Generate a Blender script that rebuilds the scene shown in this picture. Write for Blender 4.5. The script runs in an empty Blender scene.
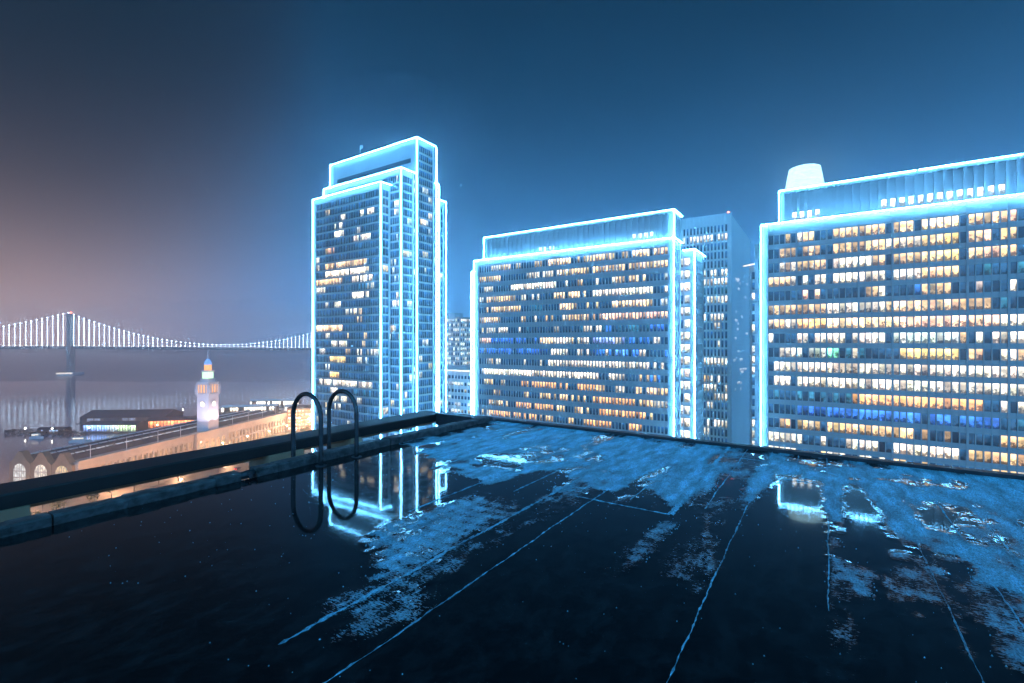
import bpy, math, random
import numpy as np
from mathutils import Vector, Matrix
random.seed(7)
R = math.radians
THETA = R(33.4)
SN, CS = math.sin(THETA), math.cos(THETA)
ROOF_Z = 85.3
CAM_Z = 87.0
scene = bpy.context.scene
COL = scene.collection

# ------------------------------------------------------------------ camera
cd = bpy.data.cameras.new('camera')
cam = bpy.data.objects.new('camera', cd)
COL.objects.link(cam)
cam.location = (0, 0, CAM_Z)
cam.rotation_euler = (R(90), 0, THETA)
cd.sensor_width = 36.0
cd.lens = 36.0 * 475.0 / 1024.0
cd.clip_start = 0.05
cd.clip_end = 12000
scene.camera = cam

# ------------------------------------------------------------------ world
world = bpy.data.worlds.new('World')
scene.world = world
world.use_nodes = True
wt = world.node_tree
wt.nodes.clear()

def wn(t, **k):
    n = wt.nodes.new(t)
    for a, b in k.items():
        setattr(n, a, b)
    return n

def wmath(op, a, b=None, c=None, clamp=False):
    n = wn('ShaderNodeMath', operation=op, use_clamp=clamp)
    for i, v in enumerate((a, b, c)):
        if v is None:
            continue
        if isinstance(v, (int, float)):
            n.inputs[i].default_value = v
        else:
            wt.links.new(v, n.inputs[i])
    return n.outputs[0]

tc = wn('ShaderNodeTexCoord')
sep = wn('ShaderNodeSeparateXYZ')
wt.links.new(tc.outputs['Generated'], sep.inputs[0])
zz = wmath('MAXIMUM', sep.outputs['Z'], 0.0)
hl = wmath('SQRT', wmath('MAXIMUM', wmath('SUBTRACT', 1.0, wmath('MULTIPLY', zz, zz)), 1e-4))

def azdot(ang_from_forward_deg):
    """cosine between the view azimuth and a compass bearing (degrees right of camera bearing)"""
    a = R(ang_from_forward_deg)
    r_, f_ = math.sin(a), math.cos(a)
    dx, dy = r_ * CS - f_ * SN, r_ * SN + f_ * CS
    s_ = wmath('ADD', wmath('MULTIPLY', sep.outputs['X'], dx), wmath('MULTIPLY', sep.outputs['Y'], dy))
    return wmath('DIVIDE', s_, hl)

def smooth(v, a, b):
    n = wn('ShaderNodeMapRange', interpolation_type='SMOOTHSTEP')
    n.inputs['From Min'].default_value = a
    n.inputs['From Max'].default_value = b
    wt.links.new(v, n.inputs['Value'])
    return n.outputs['Result']

def mixc(f, a, b):
    n = wn('ShaderNodeMix', data_type='RGBA')
    if isinstance(f, (int, float)):
        n.inputs['Factor'].default_value = f
    else:
        wt.links.new(f, n.inputs['Factor'])
    for i, v in ((6, a), (7, b)):
        if isinstance(v, tuple):
            n.inputs[i].default_value = (*v, 1)
        else:
            wt.links.new(v, n.inputs[i])
    return n.outputs[2]

SKY_WARM = (1.22, 0.84, 0.78)
SKY_BLUE = (0.14, 0.68, 1.62)
SKY_TOP = (0.0, 0.016, 0.044)
SKY_TOPW = (0.002, 0.016, 0.036)
SKY_BACK_FILL = (0.22, 0.75, 1.6)  # added blue fill: sky behind the camera brightened to light the facades
warm = smooth(azdot(-66), 0.70, 0.975)
warm_low = wmath('MULTIPLY', warm, 1.0)
back = smooth(azdot(180), -0.55, 0.35)
fall = wmath('POWER', 2.718, wmath('MULTIPLY', zz, wmath('ADD', wmath('SUBTRACT', -6.0, wmath('MULTIPLY', warm, 7.0)), wmath('MULTIPLY', back, 5.0))))
hor = mixc(warm, SKY_BLUE, SKY_WARM)
hor = mixc(back, hor, SKY_BACK_FILL)
top = mixc(warm, SKY_TOP, SKY_TOPW)
nz = wn('ShaderNodeTexNoise')
nz.inputs['Scale'].default_value = 1.6
nz.inputs['Detail'].default_value = 3.0
mp = wn('ShaderNodeMapping')
mp.inputs['Scale'].default_value = (1, 1, 2.2)
wt.links.new(tc.outputs['Generated'], mp.inputs[0])
wt.links.new(mp.outputs[0], nz.inputs['Vector'])
fall2 = wmath('MULTIPLY', fall, wmath('ADD', 0.66, wmath('MULTIPLY', nz.outputs[0], 0.68)), clamp=True)
zen = smooth(zz, 0.50, 0.78)
top = mixc(zen, top, (0.0, 0.004, 0.013))
top = mixc(smooth(azdot(180), -0.05, 0.45), top, (0.04, 0.64, 1.15))  # overhead sky behind the camera brightened too, as blue fill on the roof
skyc = mixc(fall2, top, hor)
glow = wmath('MULTIPLY', smooth(azdot(-62), 0.86, 0.985), wmath('POWER', 2.718, wmath('MULTIPLY', zz, -22.0)))
gcol = mixc(glow, (0, 0, 0), (1.5, 0.62, 0.25))
addc = wn('ShaderNodeMix', data_type='RGBA', blend_type='ADD')
addc.inputs['Factor'].default_value = 1.0
wt.links.new(skyc, addc.inputs[6]); wt.links.new(gcol, addc.inputs[7])
skyc = addc.outputs[2]
bg = wn('ShaderNodeBackground')
bg.inputs['Strength'].default_value = 1.0
wt.links.new(skyc, bg.inputs['Color'])
ns = wn('ShaderNodeTexSky', sky_type='NISHITA')
ns.sun_disc = False
ns.sun_elevation = R(-4)
ns.sun_rotation = R(110)
bg2 = wn('ShaderNodeBackground')
bg2.inputs['Strength'].default_value = 0.004
wt.links.new(ns.outputs[0], bg2.inputs['Color'])
add = wn('ShaderNodeAddShader')
wt.links.new(bg.outputs[0], add.inputs[0])
wt.links.new(bg2.outputs[0], add.inputs[1])
wo = wn('ShaderNodeOutputWorld')
wt.links.new(add.outputs[0], wo.inputs['Surface'])

# ------------------------------------------------------------------ exposure / render
scene.view_settings.view_transform = 'Standard'
scene.view_settings.look = 'None'
scene.view_settings.exposure = 0.0
scene.view_settings.gamma = 1.0
scene.view_settings.use_curve_mapping = False
cy = scene.cycles
cy.use_denoising = True
cy.max_bounces = 6
cy.diffuse_bounces = 2
cy.glossy_bounces = 4
cy.volume_bounces = 3
cy.transmission_bounces = 2
cy.sample_clamp_indirect = 4.0
cy.use_light_tree = True
cy.caustics_reflective = False
cy.caustics_refractive = False

# ------------------------------------------------------------------ helpers
def cw(r_, f_):
    """distance to the right / ahead of the roof corner where the tripod stands -> world x, y"""
    return (r_ * CS - f_ * SN, r_ * SN + f_ * CS)

def tag(o, label=None, cat=None, group=None, kind=None):
    if label: o['label'] = label
    if cat: o['category'] = cat
    if group: o['group'] = group
    if kind: o['kind'] = kind
    return o

def empty(name, loc=(0, 0, 0), rz=0.0, **k):
    o = bpy.data.objects.new(name, None)
    COL.objects.link(o)
    o.location = loc
    o.rotation_euler = (0, 0, rz)
    return tag(o, **k)

class MB:
    def __init__(self):
        self.v, self.f, self.uv, self.c = [], [], [], []
    def face(self, pts, uv=None, c=(0, 0, 0, 0)):
        n = len(self.v)
        self.v += [tuple(p) for p in pts]
        self.f.append(tuple(range(n, n + len(pts))))
        self.uv.append(uv or [(0, 0), (1, 0), (1, 1), (0, 1)][:len(pts)] + [(0, 0)] * (len(pts) - 4))
        self.c.append(c)
    def box(self, x0, x1, y0, y1, z0, z1, c=(0, 0, 0, 0)):
        p = [(x0, y0, z0), (x1, y0, z0), (x1, y1, z0), (x0, y1, z0), (x0, y0, z1), (x1, y0, z1), (x1, y1, z1), (x0, y1, z1)]
        for q in ((0, 3, 2, 1), (4, 5, 6, 7), (0, 1, 5, 4), (1, 2, 6, 5), (2, 3, 7, 6), (3, 0, 4, 7)):
            self.face([p[i] for i in q], c=c)
        return self
    def bar(self, a, b, w, h=None, c=(0, 0, 0, 0)):
        a, b = Vector(a), Vector(b)
        h = h or w
        d = (b - a).normalized()
        up = Vector((0, 0, 1)) if abs(d.z) < 0.95 else Vector((0, 1, 0))
        s_ = d.cross(up).normalized() * (w / 2)
        u_ = s_.cross(d).normalized() * (h / 2)
        A = [a - s_ - u_, a + s_ - u_, a + s_ + u_, a - s_ + u_]
        B = [p + (b - a) for p in A]
        self.face(A[::-1], c=c); self.face(B, c=c)
        for i in range(4):
            j = (i + 1) % 4
            self.face([A[i], A[j], B[j], B[i]], c=c)
        return self
    def tube(self, pts, rad, n=12, closed_ends=True, c=(0, 0, 0, 0)):
        pts = [Vector(p) for p in pts]
        rr = rad if isinstance(rad, (list, tuple)) else [rad] * len(pts)
        rings = []
        ref = None
        for i, p in enumerate(pts):
            d = (pts[min(i + 1, len(pts) - 1)] - pts[max(i - 1, 0)]).normalized()
            if ref is None:
                ref = Vector((0, 1, 0)) if abs(d.y) < 0.9 else Vector((1, 0, 0))
            s_ = (ref - d * ref.dot(d)).normalized()
            ref = s_
            t_ = d.cross(s_)
            rings.append([p + (s_ * math.cos(2 * math.pi * k / n) + t_ * math.sin(2 * math.pi * k / n)) * rr[i] for k in range(n)])
        for a, b in zip(rings, rings[1:]):
            for k in range(n):
                j = (k + 1) % n
                self.face([a[k], a[j], b[j], b[k]], c=c)
        if closed_ends:
            self.face(rings[0][::-1], c=c); self.face(rings[-1], c=c)
        return self
    def lathe(self, prof, n=24, cx=0, cy_=0, c=(0, 0, 0, 0)):
        for (r0, z0), (r1, z1) in zip(prof, prof[1:]):
            for k in range(n):
                a, b = 2 * math.pi * k / n, 2 * math.pi * (k + 1) / n
                q = [(cx + r0 * math.cos(a), cy_ + r0 * math.sin(a), z0), (cx + r0 * math.cos(b), cy_ + r0 * math.sin(b), z0),
                     (cx + r1 * math.cos(b), cy_ + r1 * math.sin(b), z1), (cx + r1 * math.cos(a), cy_ + r1 * math.sin(a), z1)]
                if r0 < 1e-6: q = [q[0], q[2], q[3]]
                elif r1 < 1e-6: q = q[:3]
                self.face(q, c=c)
        return self
    def build(self, name, mat, parent=None, smooth=False, merge=False, **k):
        me = bpy.data.meshes.new(name)
        me.from_pydata(self.v, [], self.f)
        uvl = me.uv_layers.new(name='UVMap')
        flat = [x for u in self.uv for p in u for x in p]
        if len(flat) == len(me.loops) * 2:
            uvl.data.foreach_set('uv', flat)
        if any(c != (0, 0, 0, 0) for c in self.c):
            at = me.color_attributes.new('lit', 'FLOAT_COLOR', 'CORNER')
            at.data.foreach_set('color', [x for f_, c in zip(self.f, self.c) for _ in f_ for x in c])
        if merge:
            import bmesh
            bm = bmesh.new(); bm.from_mesh(me)
            bmesh.ops.remove_doubles(bm, verts=bm.verts, dist=1e-5)
            bmesh.ops.recalc_face_normals(bm, faces=bm.faces)
            bm.to_mesh(me); bm.free()
        if smooth:
            me.polygons.foreach_set('use_smooth', [True] * len(me.polygons))
        me.materials.append(mat)
        o = bpy.data.objects.new(name, me)
        COL.objects.link(o)
        if parent: o.parent = parent
        return tag(o, **k)

# ------------------------------------------------------------------ materials
class Mat:
    def __init__(self, name):
        self.m = bpy.data.materials.new(name)
        self.m.use_nodes = True
        self.t = self.m.node_tree
        self.b = self.t.nodes['Principled BSDF']
        self.tc = None
    def n(self, t, **k):
        x = self.t.nodes.new(t)
        for a, b in k.items(): setattr(x, a, b)
        return x
    def link(self, a, b): self.t.links.new(a, b)
    def coord(self, which='Object'):
        if not self.tc: self.tc = self.n('ShaderNodeTexCoord')
        return self.tc.outputs[which]
    def math(self, op, a, b=None, clamp=False):
        n = self.n('ShaderNodeMath', operation=op, use_clamp=clamp)
        for i, v in enumerate((a, b)):
            if v is None: continue
            if isinstance(v, (int, float)): n.inputs[i].default_value = v
            else: self.link(v, n.inputs[i])
        return n.outputs[0]
    def noise(self, scale, detail=3, stretch=(1, 1, 1), rough=0.5, vec=None):
        mp = self.n('ShaderNodeMapping')
        mp.inputs['Scale'].default_value = stretch
        self.link(vec or self.coord(), mp.inputs[0])
        x = self.n('ShaderNodeTexNoise')
        x.inputs['Scale'].default_value = scale
        x.inputs['Detail'].default_value = detail
        x.inputs['Roughness'].default_value = rough
        self.link(mp.outputs[0], x.inputs['Vector'])
        return x.outputs[0]
    def rng(self, v, a, b, c=0.0, d=1.0, smooth=False):
        x = self.n('ShaderNodeMapRange', interpolation_type='SMOOTHSTEP' if smooth else 'LINEAR')
        for i, q in zip(('From Min', 'From Max', 'To Min', 'To Max'), (a, b, c, d)): x.inputs[i].default_value = q
        self.link(v, x.inputs['Value'])
        return x.outputs[0]
    def mix(self, f, a, b):
        x = self.n('ShaderNodeMix', data_type='RGBA')
        if isinstance(f, (int, float)): x.inputs['Factor'].default_value = f
        else: self.link(f, x.inputs['Factor'])
        for i, v in ((6, a), (7, b)):
            if isinstance(v, tuple): x.inputs[i].default_value = (*v[:3], 1)
            else: self.link(v, x.inputs[i])
        return x.outputs[2]
    def set(self, k, v):
        s_ = self.b.inputs[k]
        if hasattr(v, 'is_output') or isinstance(v, bpy.types.NodeSocket): self.link(v, s_)
        elif isinstance(v, tuple): s_.default_value = (*v[:3], 1)
        else: s_.default_value = v
    def bump(self, h, strength=0.3, dist=0.02):
        x = self.n('ShaderNodeBump')
        x.inputs['Strength'].default_value = strength
        x.inputs['Distance'].default_value = dist
        self.link(h, x.inputs['Height'])
        self.link(x.outputs[0], self.b.inputs['Normal'])

def plain(name, col, rough=0.6, var=0.25, scale=0.5, metal=0.0, bump=0.0, bscale=None, stretch=(1, 1, 1), bdist=0.02, spec=None):
    m = Mat(name)
    nn = m.noise(scale, 4, stretch)
    f = m.rng(nn, 0.3, 0.7)
    m.set('Base Color', m.mix(f, tuple(x * (1 - var) for x in col), tuple(min(1, x * (1 + var)) for x in col)))
    m.set('Roughness', rough)
    m.set('Metallic', metal)
    if spec is not None: m.set('Specular IOR Level', spec)
    if bump: m.bump(m.noise(bscale or scale * 8, 4, stretch), bump, bdist)
    return m.m

def emis(name, col, s, mis=True, var=0.0, scale=1.0, base=(0.05, 0.05, 0.05)):
    m = Mat(name)
    m.set('Base Color', base)
    m.set('Emission Color', col)
    if var:
        m.set('Emission Strength', m.rng(m.noise(scale, 2), 0.3, 0.7, s * (1 - var), s * (1 + var)))
    else:
        m.set('Emission Strength', s)
    m.m.cycles.emission_sampling = 'FRONT' if mis else 'NONE'
    return m.m

M = {}
M['concrete'] = plain('precast_concrete', (0.42, 0.43, 0.45), 0.7, 0.10, 0.12, bump=0.15, bscale=3)
M['concrete_slim'] = plain('pale_precast_rib', (0.36, 0.38, 0.40), 0.6, 0.08, 0.1)
M['pale'] = plain('pale_tower_stone', (0.60, 0.63, 0.66), 0.7, 0.06, 0.05)
M['glassblue'] = plain('curtain_wall_glass', (0.05, 0.12, 0.20), 0.12, 0.2, 0.05)
M['bridge'] = plain('bridge_steel_paint', (0.16, 0.20, 0.23), 0.6, 0.15, 0.05)
M['stone'] = plain('ferry_building_stone', (0.46, 0.37, 0.32), 0.8, 0.10, 0.3, bump=0.1)
M['darkroof'] = plain('dark_standing_roof', (0.022, 0.04, 0.065), 0.85, 0.3, 0.25)
M['paleroof'] = plain('pale_roof_band', (0.33, 0.27, 0.25), 0.8, 0.2, 0.2)
M['asphalt'] = plain('asphalt', (0.05, 0.05, 0.052), 0.5, 0.3, 0.1)
M['ground'] = plain('city_ground', (0.09, 0.085, 0.08), 0.8, 0.35, 0.03)
M['paving'] = plain('plaza_paving', (0.13, 0.11, 0.095), 0.5, 0.55, 0.12)
M['curb'] = plain('weathered_curb_felt', (0.055, 0.06, 0.062), 0.6, 0.7, 9, bump=0.9, bscale=22, bdist=0.02)
M['darksteel'] = plain('weathered_dark_steel', (0.035, 0.042, 0.05), 0.42, 0.35, 6, metal=0.3, bump=0.25, bscale=60, bdist=0.003)
M['parapet'] = plain('painted_parapet', (0.010, 0.012, 0.014), 0.55, 0.3, 1.5, bump=0.2, bscale=30, bdist=0.004)
M['pier_paint'] = plain('tan_parapet_panel', (0.42, 0.26, 0.16), 0.6, 0.2, 1.5, bump=0.2, bscale=30, bdist=0.004)
M['foliage'] = plain('foliage', (0.07, 0.09, 0.035), 0.8, 0.4, 0.8)
M['bark'] = plain('bark', (0.12, 0.09, 0.06), 0.9, 0.3, 1)
M['hill'] = plain('far_shore', (0.03, 0.04, 0.045), 0.9, 0.3, 0.01)
M['dock'] = plain('dock_timber', (0.035, 0.045, 0.055), 0.8, 0.3, 0.2)
NEON = 215.0
M['neon'] = emis('outline_light_tube', (0.13, 0.52, 1.0), NEON, True, 0.25, 0.9)
M['bay_led'] = emis('bay_led', (0.55, 0.76, 1.0), 26.0, True)
M['crown'] = emis('crown_led', (0.50, 0.85, 1.0), 2.2, False, 0.25, 0.3)
M['lamp_warm'] = emis('sodium_globe', (1.0, 0.60, 0.32), 160.0, True)
M['lamp_white'] = emis('white_globe', (1.0, 0.92, 0.8), 40.0, False)
M['canopy'] = emis('terminal_soffit_light', (1.0, 0.86, 0.72), 2.2, False, 0.5, 0.25)
M['skylight'] = emis('dim_skylight', (0.6, 0.72, 0.9), 0.5, False, 0.9, 0.2)
M['red'] = emis('red_beacon', (1.0, 0.12, 0.06), 14.0, False)
M['head'] = emis('headlight', (1.0, 0.95, 0.85), 25.0, False)
M['tail'] = emis('taillight', (1.0, 0.05, 0.03), 10.0, False)
M['green'] = emis('green_stage_light', (0.62, 1.0, 0.66), 1.6, False)
M['orange'] = emis('orange_stage_light', (1.0, 0.45, 0.16), 1.5, False)
M['bluestage'] = emis('blue_dome_light', (0.15, 0.38, 1.0), 1.3, False)
M['clock'] = emis('clock_dial', (1.0, 0.86, 0.62), 2.4, False)

def window_mat():
    m = Mat('window_glass')
    a = m.n('ShaderNodeAttribute', attribute_name='lit')
    a.attribute_type = 'GEOMETRY'
    uv = m.coord('UV')
    sp = m.n('ShaderNodeSeparateXYZ'); m.link(uv, sp.inputs[0])
    big = m.noise(0.45, 2)
    fine = m.noise(1.5, 4, (1, 1, 0.8), 0.65)
    low = m.rng(sp.outputs['Y'], 0.05, 0.75, 0.0, 1.0)
    furn = m.rng(m.math('ADD', m.math('MULTIPLY', low, 0.30), fine), 0.52, 0.70, 0.14, 1.0, True)
    top_ = m.rng(sp.outputs['Y'], 0.60, 0.95, 0.85, 1.35, True)
    mull = m.rng(m.math('ABSOLUTE', m.math('SUBTRACT', sp.outputs['X'], 0.5)), 0.44, 0.47, 1.0, 0.25)
    bri = m.math('MULTIPLY', m.math('MULTIPLY', m.math('MULTIPLY', furn, top_), mull), m.rng(big, 0.3, 0.7, 0.45, 1.35))
    em = m.n('ShaderNodeVectorMath', operation='SCALE')
    m.link(a.outputs['Color'], em.inputs[0]); m.link(bri, em.inputs['Scale'])
    m.link(em.outputs[0], m.b.inputs['Emission Color'])
    m.set('Emission Strength', 1.8)
    m.set('Base Color', (0.012, 0.03, 0.05))
    m.set('Roughness', 0.08)
    m.set('Specular IOR Level', 0.8)
    m.m.cycles.emission_sampling = 'NONE'
    return m.m
M['window'] = window_mat()

# ------------------------------------------------------------------ setting: ground, water, hills, haze
def water_mat():
    m = Mat('bay_water')
    n1 = m.noise(0.035, 4, (1, 1, 1), 0.6)
    m.set('Base Color', (0.008, 0.07, 0.14))
    big = m.noise(0.004, 3)
    gm = m.n('ShaderNodeNewGeometry')
    dt = m.n('ShaderNodeVectorMath', operation='DOT_PRODUCT'); m.link(gm.outputs['Position'], dt.inputs[0]); dt.inputs[1].default_value = (-SN, CS, 0)
    d_ = m.math('ADD', dt.outputs['Value'], m.math('MULTIPLY', m.math('SUBTRACT', big, 0.5), 160))
    m.set('Roughness', m.rng(d_, 1010, 1070, 0.12, 0.24, True))
    m.bump(m.math('MULTIPLY', m.math('ADD', n1, m.math('MULTIPLY', m.noise(0.25, 3), 0.35)), m.rng(d_, 1010, 1070, 0.25, 0.45, True)), 0.5, 0.5)
    return m.m
M['water'] = water_mat()

w = MB(); w.face([(*cw(*p), 0) for p in ((-4400, -350), (1800, -350), (1800, 4400), (-4400, 4400))])
w.build('water', M['water'], kind='structure')
# calm band boundary and land: shore line in the viewer's right/ahead metres
shore = [ (-335, 230), (-296, 262), (-262, 470), (-235, 640), (-120, 900), (200, 1250), (900, 1900), (1790, 2900), (1790, -340), (-345, -340)]
g = MB()
pts = [cw(*p) for p in shore]
g.face([(x, y, 1.6) for x, y in pts])
for i in range(len(pts)):
    a, b = pts[i], pts[(i + 1) % len(pts)]
    g.face([(a[0], a[1], -2), (b[0], b[1], -2), (b[0], b[1], 1.6), (a[0], a[1], 1.6)])
g.build('ground', M['ground'], kind='structure')

def sheet(name, poly, z, mat):
    q = MB(); q.face([(*cw(*p), z) for p in poly]); return q.build(name, mat, kind='structure')
sheet('road', [(-262, 60), (-178, 250), (-150, 470), (-128, 640), (-60, 900), (-95, 900), (-160, 640), (-186, 470), (-216, 250), (-300, 60)], 1.604, M['asphalt'])
pv = MB()
P = [cw(*p) for p in [(-242, 200), (-216.5, 250), (-187, 470), (-163, 640), (-190, 640), (-213, 470), (-244, 270), (-275, 200)]]
pv.face([(x, y, 1.75) for x, y in P])
for i in range(len(P)):
    a, b = P[i], P[(i + 1) % len(P)]
    pv.face([(a[0], a[1], 1.6), (b[0], b[1], 1.6), (b[0], b[1], 1.75), (a[0], a[1], 1.75)])
pv.build('pavement', M['paving'], kind='structure')

h = MB()
prev = None
for i in range(121):
    r_ = -4300 + i * 50
    zt = 24 + 24 * max(0, math.sin(i * 0.21) * 0.6 + math.sin(i * 0.077 + 1) * 0.7 + 0.2 * math.sin(i * 0.9))
    x, y = cw(r_, 3700)
    x2, y2 = cw(r_, 4100)
    cur = ((x, y, -1), (x, y, 12), (*cw(r_, 3900), zt), (x2, y2, -1))
    if prev:
        for k in range(3):
            h.face([prev[k], cur[k], cur[k + 1], prev[k + 1]])
    prev = cur
h.build('hills', M['hill'], smooth=True, kind='structure')

hz = MB()
hc = [cw(*p) for p in ((-4500, -400), (1900, -400), (1900, 4500), (-4500, 4500))]
hz.face([(x, y, -4.5) for x, y in hc][::-1]); hz.face([(x, y, 332) for x, y in hc])
for i in range(4):
    a, b = hc[i], hc[(i + 1) % 4]
    hz.face([(*a, -4.5), (*b, -4.5), (*b, 332), (*a, 332)])
hm = bpy.data.materials.new('night_haze'); hm.use_nodes = True
ht = hm.node_tree; ht.nodes.clear()
pvn = ht.nodes.new('ShaderNodeVolumePrincipled')
pvn.inputs['Color'].default_value = (1.0, 1.0, 1.0, 1)
pvn.inputs['Density'].default_value = 0.00050
pvn.inputs['Anisotropy'].default_value = 0.87
ho = ht.nodes.new('ShaderNodeOutputMaterial')
ht.links.new(pvn.outputs[0], ho.inputs['Volume'])
hm.cycles.homogeneous_volume = True
hz.build('haze', hm, kind='stuff')

# ------------------------------------------------------------------ the roof underfoot
ROOF_POLYS = [
('+',1.0,[(-5.83, 8.38), (-3.07, 8.12), (-1.97, 8.02), (-1.34, 7.78), (-1.25, 7.17), (-1.27, 4.98), (-1.69, 5.24), (-1.99, 5.17), (-2.22, 4.89), (-2.51, 4.7), (-2.66, 4.47), (-2.73, 5.28), (-3.22, 5.12), (-3.31, 4.44), (-5.17, 5.26), (-5.42, 6.19)]),
('-',1,[(-4.39, 5.65), (-3.71, 5.98), (-3.31, 5.33), (-3.92, 5.11)]),
('-',1,[(-3.26, 5.18), (-2.97, 5.74), (-2.6, 5.2), (-2.57, 4.66), (-2.86, 3.99), (-3.18, 3.88), (-3.32, 4.58)]),
('-',1,[(-1.99, 5.17), (-1.93, 5.97), (-1.8, 6.81), (-1.55, 5.6), (-1.31, 5.07), (-1.6, 5.05)]),
('-',0.8,[(-3.06, 6.41), (-2.75, 6.62), (-2.64, 6.25), (-2.88, 6.14)]),
('+',0.9,[(-1.83, 5.79), (-1.68, 6.68), (-1.51, 7.21), (-1.37, 5.32), (-1.58, 5.45)]),
('+',0.75,[(-3.39, 2.86), (-3.29, 4.12), (-2.69, 4.21), (-2.5, 3.81), (-2.59, 3.15), (-2.6, 2.43), (-2.81, 2.29), (-2.93, 2.57)]),
('+',0.55,[(-2.76, 1.92), (-2.58, 2.44), (-2.6, 3.22), (-2.56, 4.8), (-2.06, 4.87), (-2.27, 3.77), (-2.33, 2.84), (-2.08, 2.12), (-2.19, 1.82), (-2.43, 1.67)]),
('-',0.9,[(-2.16, 4.45), (-1.98, 4.68), (-1.94, 4.0), (-2.09, 3.0), (-2.02, 2.16), (-2.29, 2.33), (-2.19, 3.19)]),
('+',0.6,[(-1.25, 4.63), (-1.15, 4.51), (-1.15, 3.88), (-1.19, 3.15), (-1.27, 3.0), (-1.37, 3.35), (-1.4, 4.01)]),
('+',0.35,[(-1.04, 4.25), (-0.76, 4.43), (-0.59, 3.44), (-0.92, 3.32), (-1.06, 3.67)]),
('+',1,[(-0.79, 7.19), (-0.56, 7.62), (2.01, 8.22), (2.35, 8.1), (1.24, 4.26), (0.79, 4.16), (0.78, 4.6), (0.75, 5.09), (0.58, 5.23), (0.49, 5.89), (0.31, 7.09), (0.14, 4.94), (0.02, 4.86), (-0.01, 6.71), (-0.51, 6.94), (-0.65, 5.96), (-0.71, 5.23)]),
('-',1,[(-0.53, 6.97), (-0.03, 6.87), (-0.0, 5.57), (0.0, 2.84), (-0.43, 2.56), (-0.57, 4.47), (-0.54, 5.59)]),
('-',1,[(0.21, 7.03), (0.34, 7.12), (0.5, 6.02), (0.46, 5.24), (0.54, 4.87), (0.46, 4.39), (0.32, 4.36), (0.06, 4.71), (0.14, 6.04)]),
('-',1,[(0.74, 6.37), (0.98, 6.59), (1.13, 6.2), (0.99, 5.69), (0.75, 5.73)]),
('-',1,[(0.77, 5.18), (0.92, 5.04), (0.96, 4.82), (0.8, 4.37), (0.77, 4.66)]),
('-',0.8,[(0.39, 7.34), (0.8, 7.8), (1.47, 7.68), (1.27, 7.3), (0.76, 7.39)]),
('+',0.9,[(0.02, 4.6), (0.15, 4.57), (0.32, 4.3), (0.17, 3.99), (0.01, 3.91)]),
('+',0.9,[(0.37, 4.46), (0.54, 4.83), (0.73, 4.91), (0.76, 4.19), (0.62, 3.94), (0.44, 3.92), (0.36, 4.08)]),
('+',0.4,[(0.01, 3.59), (0.16, 3.64), (0.16, 3.22), (0.01, 3.12)]),
('+',0.35,[(-0.01, 3.03), (0.17, 3.15), (0.19, 2.93), (-0.01, 2.8)]),
('+',0.5,[(0.63, 3.73), (0.73, 3.67), (0.66, 3.55), (0.61, 3.57)]),
('+',0.3,[(-1.12, 5.35), (-0.81, 5.7), (-0.79, 4.71), (-0.89, 4.26)]),
]
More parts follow.
